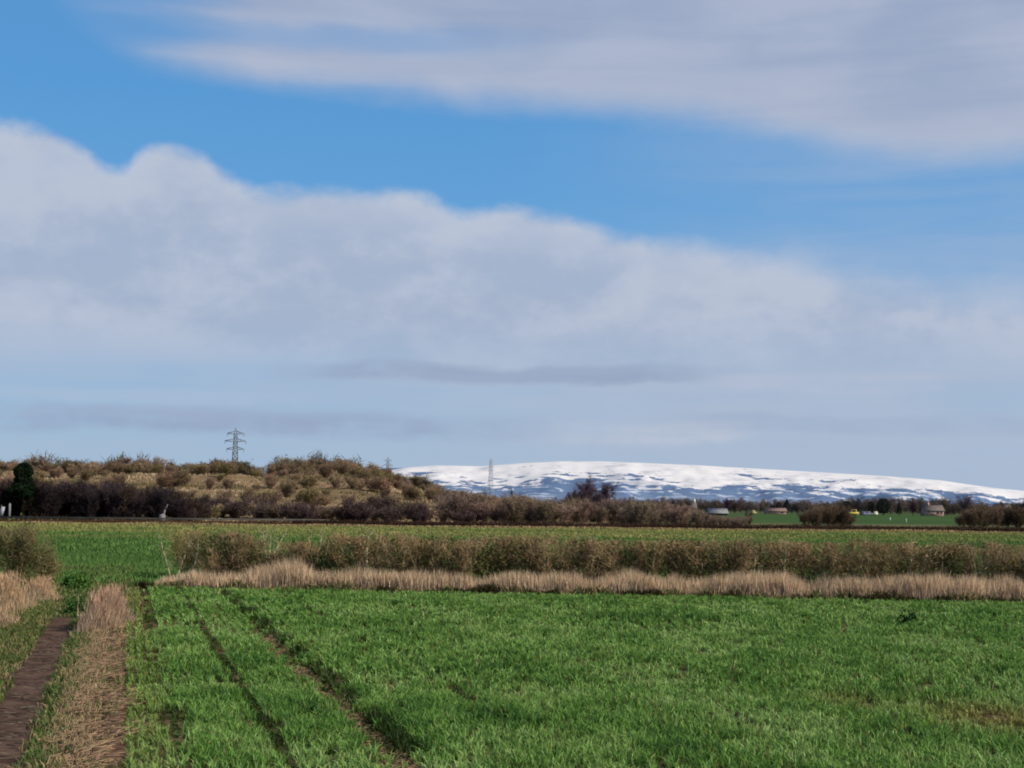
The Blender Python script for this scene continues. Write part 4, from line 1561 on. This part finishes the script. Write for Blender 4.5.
big_tree('grey leafless tree on the crest at the highest point of its right end', 316, 306, 459.5, 0.12, 0.9, 9, 8, 1700, (0.075, 0.065, 0.06), (0.085, 0.078, 0.07), 0.13, 0.012, name='crest_bush')
big_tree('broad greenish tree on the crest right of the highest one', 339, 305, 461.5, 0.12, 1.0, 9, 8, 2200, (0.07, 0.065, 0.04), (0.085, 0.078, 0.048), 0.14, 0.016, name='crest_bush')
big_tree('round greenish tree on the crest by the dip right of the tall pylon', 283, 303, 463, 0.12, 1.0, 9, 8, 2200, (0.07, 0.065, 0.04), (0.085, 0.082, 0.05), 0.14, 0.016, name='crest_bush')
big_tree('round grey green tree on the crest left of the tall pylon', 128, 304, 456.5, 0.12, 0.95, 9, 8, 2200, (0.08, 0.075, 0.055), (0.095, 0.088, 0.06), 0.14, 0.016, name='crest_bush')
big_tree('wide domed brown tree on the crest behind the evergreen tree', 37, 304, 458.5, 0.12, 1.05, 10, 8, 2400, (0.085, 0.07, 0.05), (0.115, 0.09, 0.065), 0.14, 0.016, name='crest_bush')
# round the farmstead
DK = (0.018, 0.026, 0.022)
conifer('dark rounded evergreen left of the bungalow behind the pale car', 883, 585, 498.5, 17, DK, 3600)
conifer('dark evergreen behind the yellow vehicle', 847, 590, 501, 13, (0.022, 0.026, 0.022), 2800)
conifer('narrow dark evergreen between the yellow vehicle and the rounded evergreen', 871, 588, 501.5, 8, DK, 2000)
conifer('slim dark evergreen right of the rounded evergreen', 899, 586, 502, 9, DK, 2000, shape='cone')
conifer('blue grey evergreen far over the middle of the pasture', 787, 690, 499, 17, (0.03, 0.042, 0.04), 3200, shape='cone')
conifer('shorter dark evergreen beside the blue grey one', 779, 680, 502, 8, (0.022, 0.03, 0.028), 2000)
big_tree('broad leafless tree crown spreading above the yellow vehicle', 858, 610, 495, 0.2, 0.8, 9, 8, 1500, (0.05, 0.042, 0.045), (0.07, 0.06, 0.065), 0.1, 0.010)
big_tree('reddish brown leafless tree against the left gable of the bungalow', 913, 575, 501, 0.12, 0.6, 9, 7, 2200, (0.06, 0.03, 0.03), (0.085, 0.045, 0.045), 0.12, 0.014)
big_tree('thin grey leafless tree left of the bungalow roof', 921, 620, 495, 0.25, 0.4, 6, 7, 700, (0.07, 0.06, 0.065), (0.09, 0.08, 0.085), 0.09, 0.008)
big_tree('brown leafless tree behind the right end of the bungalow roof', 945, 610, 497, 0.2, 0.6, 8, 7, 1500, (0.08, 0.065, 0.05), (0.1, 0.082, 0.065), 0.1, 0.012)
big_tree('tall purple grey leafless tree right of the bungalow', 965, 600, 495, 0.15, 0.42, 8, 8, 2000, (0.06, 0.05, 0.06), (0.075, 0.06, 0.075), 0.1, 0.012)
big_tree('dark short tree behind the copse at the right end', 1002, 560, 503, 0.15, 0.7, 8, 7, 1700, (0.035, 0.035, 0.04), (0.04, 0.04, 0.045), 0.12, 0.016)
big_tree('dark tree at the very right edge of the view', 1024, 560, 499.5, 0.15, 0.5, 8, 7, 1700, (0.035, 0.035, 0.04), (0.045, 0.045, 0.05), 0.12, 0.016)
big_tree('small round leafless tree alone in front of the pasture', 749, 262, 510, 0.2, 0.8, 8, 7, 900, (0.07, 0.06, 0.04), (0.07, 0.058, 0.042), 0.12, 0.014)
big_tree('dark tree top rising over the belt behind the long shed', 727, 640, 499, 0.2, 0.5, 7, 7, 1300, (0.04, 0.035, 0.05), (0.05, 0.042, 0.06), 0.12, 0.015)
big_tree('grey leafless tree beside the white cottage', 700, 520, 503, 0.2, 0.6, 7, 7, 1200, (0.06, 0.05, 0.045), (0.075, 0.062, 0.055), 0.12, 0.012)

# ------------------------------------------------------------------ pylons
steel = plain('pylon_steel', (0.17, 0.2, 0.235), 0.6, 0.3, 0.1)
steel_pale = plain('pylon_steel_pale', (0.4, 0.44, 0.52), 0.8, 0.1, 0.1)  # same steel with strong distance haze painted into its colour
steel_far = plain('pylon_steel_far', (0.23, 0.27, 0.34), 0.8, 0.1, 0.1)  # same steel with some distance haze painted into its colour


def pylon(label, px, ytop, Y, Ht, mat, th, rz=0.0):
    x = xat(px, Y)
    root = empty('pylon', (x, Y, zat(px, ytop, Y) - Ht), rz)
    tag(root, label, 'pylon', 'lattice pylons of the power line')
    b = Geo()
    def half(z):
        t_ = z / Ht
        return np.interp(t_, [0, 0.5, 0.7, 0.93, 1.0], [3.8, 2.0, 1.45, 0.9, 0.1]) * Ht / 50
    lv = [0, .14, .26, .36, .45, .53, .60, .67, .74, .80, .86, .92, 1.0]
    P0, P1 = [], []
    for a_, c_ in zip(lv[:-1], lv[1:]):
        z0, z1 = a_ * Ht, c_ * Ht
        h0, h1 = half(z0), half(z1)
        cs = [(-1, -1), (1, -1), (1, 1), (-1, 1)]
        for i_ in range(4):
            (ax, ay), (bx, by) = cs[i_], cs[(i_ + 1) % 4]
            P0.append((ax * h0, ay * h0, z0)); P1.append((ax * h1, ay * h1, z1))
            P0.append((ax * h0, ay * h0, z0)); P1.append((bx * h1, by * h1, z1))
            P0.append((bx * h0, by * h0, z0)); P1.append((ax * h1, ay * h1, z1))
            P0.append((ax * h1, ay * h1, z1)); P1.append((bx * h1, by * h1, z1))
    b.bars(P0, P1, th, th, (1, 1, 1), 4)
    b.build('tower', mat, root)
    for zf, sp in ((0.725, 5.5), (0.828, 6.7), (0.924, 5.3)):
        ar = Geo()
        z = zf * Ht
        sp *= Ht / 50
        hh = half(z)
        for sx in (-1, 1):
            for sy in (-1, 1):
                ar.bars([(sx * hh, sy * hh, z), (sx * hh * 0.95, sy * hh * 0.95, z + 1.7 * Ht / 50)], [(sx * sp, 0, z + 0.2), (sx * sp, 0, z + 0.35)], th * 1.1, th * 0.9, (1, 1, 1), 4)
            for f_ in (0.35, 0.65):
                xa = sx * (hh + (sp - hh) * f_)
                ar.bars([(xa, -hh * (1 - f_), z), (xa, -hh * (1 - f_), z)], [(xa, hh * (1 - f_), z), (xa, 0, z + 1.7 * Ht / 50 * (1 - f_))], th * .7, th * .7, (1, 1, 1), 4)
        a_o = ar.build('cross_arm', mat, root)
        for sx in (-1, 1):
            ins = Geo()
            n_ = 6
            zz = np.linspace(z + 0.1, z - 1.7 * Ht / 50, n_ + 1)
            ins.bars([(sx * sp * 0.98, 0, zz[j]) for j in range(n_)], [(sx * sp * 0.98, 0, zz[j + 1] + 0.1) for j in range(n_)], th * 1.5, th * 0.9, (1, 1, 1), 6)
            ins.build('insulator', mat, a_o)


pylon('tall grey lattice pylon with three pairs of arms above the hillside crest', 234, 428, 960, 50, steel, 0.2, 0.25)
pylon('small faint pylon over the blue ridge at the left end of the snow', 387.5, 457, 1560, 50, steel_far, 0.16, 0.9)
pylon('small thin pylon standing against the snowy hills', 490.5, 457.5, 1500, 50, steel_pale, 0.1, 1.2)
# mast on the snowy summit
xm = xat(631, 11100)
mm = empty('radio_mast', (xm, 11100, zat(631, 462.5, 11100) - 5))
tag(mm, 'tiny thin mast on top of the snowy summit', 'mast')
q = Geo(); q.bars([(0, 0, 0)], [(0, 0, 40)], 1.7, 0.8, (1, 1, 1), 6)
q.bars([(-5, 0, 33)] , [(5, 0, 33)], 0.6, 0.6, (1, 1, 1), 4)
q.build('mast_pole', plain('mast_mat', (0.3, 0.34, 0.42)), mm)

# ------------------------------------------------------------------ farmstead
roof_brown = plain('roof_tiles', (0.13, 0.105, 0.095), 0.8, 0.2, 0.25, 1.5)
roof_grey = plain('sheet_roof', (0.18, 0.178, 0.18), 0.6, 0.3, 0.15, 0.6)
brick = plain('pink_brick', (0.44, 0.27, 0.24), 0.9, 0.1, 0.2, 2.5)
render_w = plain('white_render', (0.55, 0.54, 0.52), 0.9, 0.1, 0.06, 1.0)
timber = plain('dark_timber', (0.06, 0.05, 0.05), 0.8, 0.2, 0.3, 2.0)
glass = plain('window_glass', (0.025, 0.03, 0.04), 0.15, 0.5, 0.1, 1.0)
frame_p = plain('grey_frame', (0.3, 0.27, 0.26), 0.6)
white_p = plain('white_paint', (0.8, 0.8, 0.78), 0.5, 0.3, 0.05)


def house(name, label, cat, px, Y, wpx, d, wall_h, roof_h, wallm, roofm, windows, door=None, chimneys=(), rz=0.0):
    x = xat(px, Y)
    w = wpx / F * Y
    root = empty(name, (x, Y, 0), rz); tag(root, label, cat)
    g_ = Geo()
    x0, x1, y0, y1 = -w / 2, w / 2, -d / 2, d / 2
    a = [(x0, y0, 0), (x0, y1, 0), (x0, y1, wall_h), (x0, 0, wall_h + roof_h - 0.05), (x0, y0, wall_h)]
    b = [(x1, p[1], p[2]) for p in a]
    g_.prism(a, b)
    g_.build('wall', wallm, root)
    g_ = Geo()
    ov, th = 0.35, 0.16
    sl = roof_h / (d / 2)
    for s_y in (-1, 1):
        pr = [(0, 0, wall_h + roof_h), (0, 0, wall_h + roof_h + th), (0, s_y * (d / 2 + ov), wall_h - ov * sl + th), (0, s_y * (d / 2 + ov), wall_h - ov * sl)]
        g_.prism([(x0 - ov, p[1], p[2]) for p in pr], [(x1 + ov, p[1], p[2]) for p in pr])
    rf = g_.build('roof', roofm, root)
    for cx_ in chimneys:
        g_ = Geo()
        g_.box(cx_ * w, 0, wall_h + roof_h + 0.4, 0.7, 0.7, 1.5)
        g_.box(cx_ * w, 0, wall_h + roof_h + 1.2, 0.8, 0.8, 0.12)
        g_.bars([(cx_ * w, 0, wall_h + roof_h + 1.26)], [(cx_ * w, 0, wall_h + roof_h + 1.6)], 0.13, 0.12, (1, 1, 1), 8)
        g_.build('chimney', wallm, rf)
    for wx, ww, wz, wh in windows:
        g_ = Geo()
        xx_ = wx * w
        for (bx, bz, bw, bh) in ((xx_, wz + wh / 2, ww, 0.09), (xx_, wz - wh / 2, ww + 0.1, 0.09), (xx_ - ww / 2, wz, 0.09, wh), (xx_ + ww / 2, wz, 0.09, wh), (xx_, wz, 0.06, wh)):
            g_.box(bx, y0 - 0.04, bz, bw, 0.1 + rng.uniform(0, .004), bh)
        fr = g_.build('window', frame_p, root)
        g_ = Geo(); g_.box(xx_, y0 - 0.012, wz, ww - 0.06, 0.03, wh - 0.06); g_.build('pane', glass, fr)
    if door:
        g_ = Geo(); g_.box(door * w, y0 - 0.03, 1.03, 0.95, 0.07, 2.06); dr = g_.build('door', timber, root)
        g_ = Geo(); g_.box(door * w + 0.35, y0 - 0.09, 1.0, 0.06, 0.05, 0.14); g_.build('handle', white_p, dr)
    return root


house('bungalow', 'pinkish brick bungalow with brown tiled roof beyond the pasture', 'house', 932, 572, 19, 6, 2.1, 1.9, brick, roof_brown, [(-0.3, 0.9, 1.25, 0.8), (0.2, 0.9, 1.25, 0.8), (0.38, 0.7, 1.25, 0.8)], door=0.0, chimneys=(-0.2,))
house('shed', 'long low pale roofed shed at the edge of the trees', 'shed', 717, 470, 18, 7, 0.7, 1.3, timber, roof_grey, [(-0.2, 0.8, 0.4, 0.4), (0.25, 0.8, 0.4, 0.4)])
house('cottage', 'tiny white cottage gable among the grey brown trees', 'house', 693, 500, 4.5, 5, 2.4, 1.6, render_w, roof_brown, [(-0.25, 0.5, 1.4, 0.8), (0.25, 0.5, 1.4, 0.8)], chimneys=(0.3,))
house('barn', 'low reddish roofed barn at the far side of the pasture', 'barn', 775, 610, 20, 6, 1.2, 1.1, brick, plain('red_roof', (0.19, 0.12, 0.105), 0.8, 0.2, 0.2, 1.5), [(-0.3, 0.8, 0.7, 0.6), (0.3, 0.8, 0.7, 0.6)])
house('cottage', 'small pale gabled house above the copse at the right end', 'house', 1006, 540, 6, 4.5, 2.9, 1.5, plain('cream_render', (0.4, 0.38, 0.37)), roof_brown, [(-0.2, 0.7, 1.6, 0.9), (0.25, 0.7, 1.6, 0.9)])


def rounded_profile(g_, pts, w, bulge=0.0):
    a = [(p[0], -w / 2, p[1]) for p in pts]
    b = [(p[0], w / 2, p[1]) for p in pts]
    g_.prism(a, b)


tyre = plain('tyre', (0.02, 0.02, 0.02), 0.9)
rim = plain('rim', (0.4, 0.4, 0.4), 0.4)


def wheel(root, x, y, r, w_):
    g_ = Geo(); g_.bars([(x, y - w_ / 2, r)], [(x, y + w_ / 2, r)], r, r, (1, 1, 1), 18)
    wh = g_.build('wheel', tyre, root)
    g_ = Geo(); sd = 1 if y > 0 else -1
    g_.bars([(x, y + sd * w_ * 0.45, r)], [(x, y + sd * (w_ / 2 + 0.02), r)], r * 0.6, r * 0.5, (1, 1, 1), 12)
    g_.build('rim', rim, wh)


def car(name, label, px, Y, colr, van=False, cat='car', rz=0.0, sc=1.0, group=None):
    x = xat(px, Y)
    root = empty(name, (x, Y, 0), rz); tag(root, label, cat, group)
    paint = plain('car_paint', colr, 0.35, 0.5, 0.03)
    L, wd_ = 4.3 * sc, 1.75 * sc
    g_ = Geo()
    if van:
        rounded_profile(g_, [(-L / 2, .35), (L / 2, .35), (L / 2, .95), (L / 2 - .25, 1.1), (L / 2 - 1.0, 1.18), (-L / 2 + .05, 1.18), (-L / 2, 1.0)], wd_)
        cab = [(-L / 2 + .7, 1.18), (L / 2 - 1.5, 1.18), (L / 2 - 1.8, 2.15), (-L / 2 + .8, 2.15)]
    else:
        rounded_profile(g_, [(-L / 2, .3), (L / 2, .3), (L / 2 + .03, .6), (L / 2 - .1, .8), (L / 2 - 1.1, .95), (-L / 2 + .5, .97), (-L / 2, .85)], wd_)
        cab = [(-L / 2 + .35, .97), (L / 2 - 1.15, .95), (L / 2 - 1.9, 1.45), (-L / 2 + .85, 1.47)]
    g_.build('body', paint, root)
    g_ = Geo(); rounded_profile(g_, cab, wd_ * 0.86); cb = g_.build('cabin', paint, root)
    (a0, a1, a2, a3) = cab
    for sd in (-1, 1):
        g_ = Geo()
        y = sd * (wd_ * 0.43 + 0.004)
        ins = [(a0[0] + .25, a0[1] + .08), (a1[0] - .28, a1[1] + .08), (a2[0] - .08, a2[1] - .08), (a3[0] + .12, a3[1] - .08)]
        pts = [(p[0], y, p[1]) for p in ins]
        g_.poly(pts if sd < 0 else pts[::-1]); g_.build('side_window', glass, cb)
    for fx in (-L / 2 + .8, L / 2 - .85):
        for sd in (-1, 1):
            wheel(root, fx, sd * (wd_ / 2 - 0.08), .32 if not van else .42, .2)
    for sd in (-1, 1):
        g_ = Geo(); g_.box(L / 2 + .01, sd * wd_ * .36, .68 if not van else .8, .08, .3, .14); g_.build('headlight', white_p, root)
    return root


car('utility_truck', 'bright yellow vehicle with raised cab parked under the dark trees', 852.5, 562, (0.62, 0.47, 0.05), van=True, cat='vehicle', rz=math.pi)
car('parked_car', 'bluish grey parked car right of the yellow vehicle', 864.5, 566, (0.10, 0.11, 0.19), group='cars parked by the farm trees', rz=0.9)
car('parked_car', 'dull grey parked car between the bluish and the pale car', 868.8, 570, (0.12, 0.125, 0.15), group='cars parked by the farm trees', rz=1.0)
car('parked_car', 'small pale cream parked car below the rounded evergreen', 875.5, 560, (0.62, 0.6, 0.42), group='cars parked by the farm trees', rz=1.3)
car('parked_car', 'tiny yellow vehicle at the pasture edge beside the lone round tree', 753.5, 560, (0.3, 0.26, 0.09), rz=1.2)


# small posts in the pasture
def post(label, px, Y, h, w_, colr, cap=True, name='post', lean=0.0):
    x = xat(px, Y)
    root = empty(name, (x, Y, 0)); root.rotation_euler = (0, lean, 0)
    tag(root, label, 'post')
    m_ = plain('post_mat', colr, 0.8)
    g_ = Geo(); g_.box(0, 0, h / 2, w_, w_, h); g_.build('shaft', m_, root)
    if cap:
        g_ = Geo()
        hw = w_ * 0.58
        g_.push([(-hw, -hw, h), (hw, -hw, h), (hw, hw, h), (-hw, hw, h), (0, 0, h + w_ * 0.5)], [0, 1, 4, 1, 2, 4, 2, 3, 4, 3, 0, 4, 3, 2, 1, 0], [3, 3, 3, 3, 4], (1, 1, 1))
        g_.build('cap', m_, root)


post('short white marker post in the pasture below the narrow evergreens', 890, 330, 0.6, 0.22, (0.5, 0.5, 0.48))
post('taller pale marker post in the pasture below the reddish tree', 906, 255, 0.95, 0.13, (0.36, 0.34, 0.3))
post('grey upright gatepost in front of the dark wood beside the evergreen', 10, 184.6, 2.15, 0.22, (0.18, 0.175, 0.185))

# small white sign at the far left
x = xat(1.5, 184.8)
r_ = empty('road_sign', (x, 184.8, 0)); tag(r_, 'small white roadside sign board on a post left of the gatepost', 'sign')
g_ = Geo(); g_.bars([(0, 0.08, 0)], [(0, 0.08, 2.0)], 0.06, 0.06, (1, 1, 1), 8); g_.build('pole', galv, r_)
g_ = Geo(); g_.prism([(-0.32, 0, 0.75), (0.18, 0, 0.65), (0.5, 0, 1.75), (0.05, 0, 1.8)], [(-0.32, 0.04, 0.75), (0.18, 0.04, 0.65), (0.5, 0.04, 1.75), (0.05, 0.04, 1.8)]); g_.build('board', plain('sign_white', (0.36, 0.36, 0.38), 0.6), r_)

# grey stump with a raised slanting bar
x = xat(163, 184.3)
r_ = empty('barrier_gate', (x, 184.3, 0)); tag(r_, 'small grey block with a thin bar raised at a slant before the dark wood', 'gate')
conc = plain('weathered_concrete', (0.17, 0.16, 0.17), 0.9, 0.1, 0.2)
g_ = Geo()
g_.prism([(-0.38, -0.3, 0), (0.38, -0.3, 0), (0.34, -0.3, 0.75), (0.2, -0.3, 1.15), (-0.34, -0.3, 1.0)], [(-0.38, 0.3, 0), (0.38, 0.3, 0), (0.34, 0.3, 0.75), (0.2, 0.3, 1.15), (-0.34, 0.3, 1.0)])
g_.build('block', conc, r_)
g_ = Geo(); g_.bars([(0.1, 0, 0.9), (0.27, 0, 1.6)], [(0.27, 0, 1.6), (0.62, 0, 2.3)], [0.15, 0.09], [0.1, 0.04], (1, 1, 1), 8); g_.build('bar', conc, r_)

# ------------------------------------------------------------------ render settings
S.view_settings.view_transform = 'Standard'
S.view_settings.look = 'None'
S.view_settings.exposure = 0
S.view_settings.gamma = 1
S.render.engine = 'CYCLES'
S.cycles.max_bounces = 5
S.cycles.diffuse_bounces = 3
S.cycles.transmission_bounces = 3
S.cycles.use_denoising = True
S.cycles.pixel_filter_type = 'BLACKMAN_HARRIS'
S.cycles.filter_width = 1.9
S.render.film_transparent = False
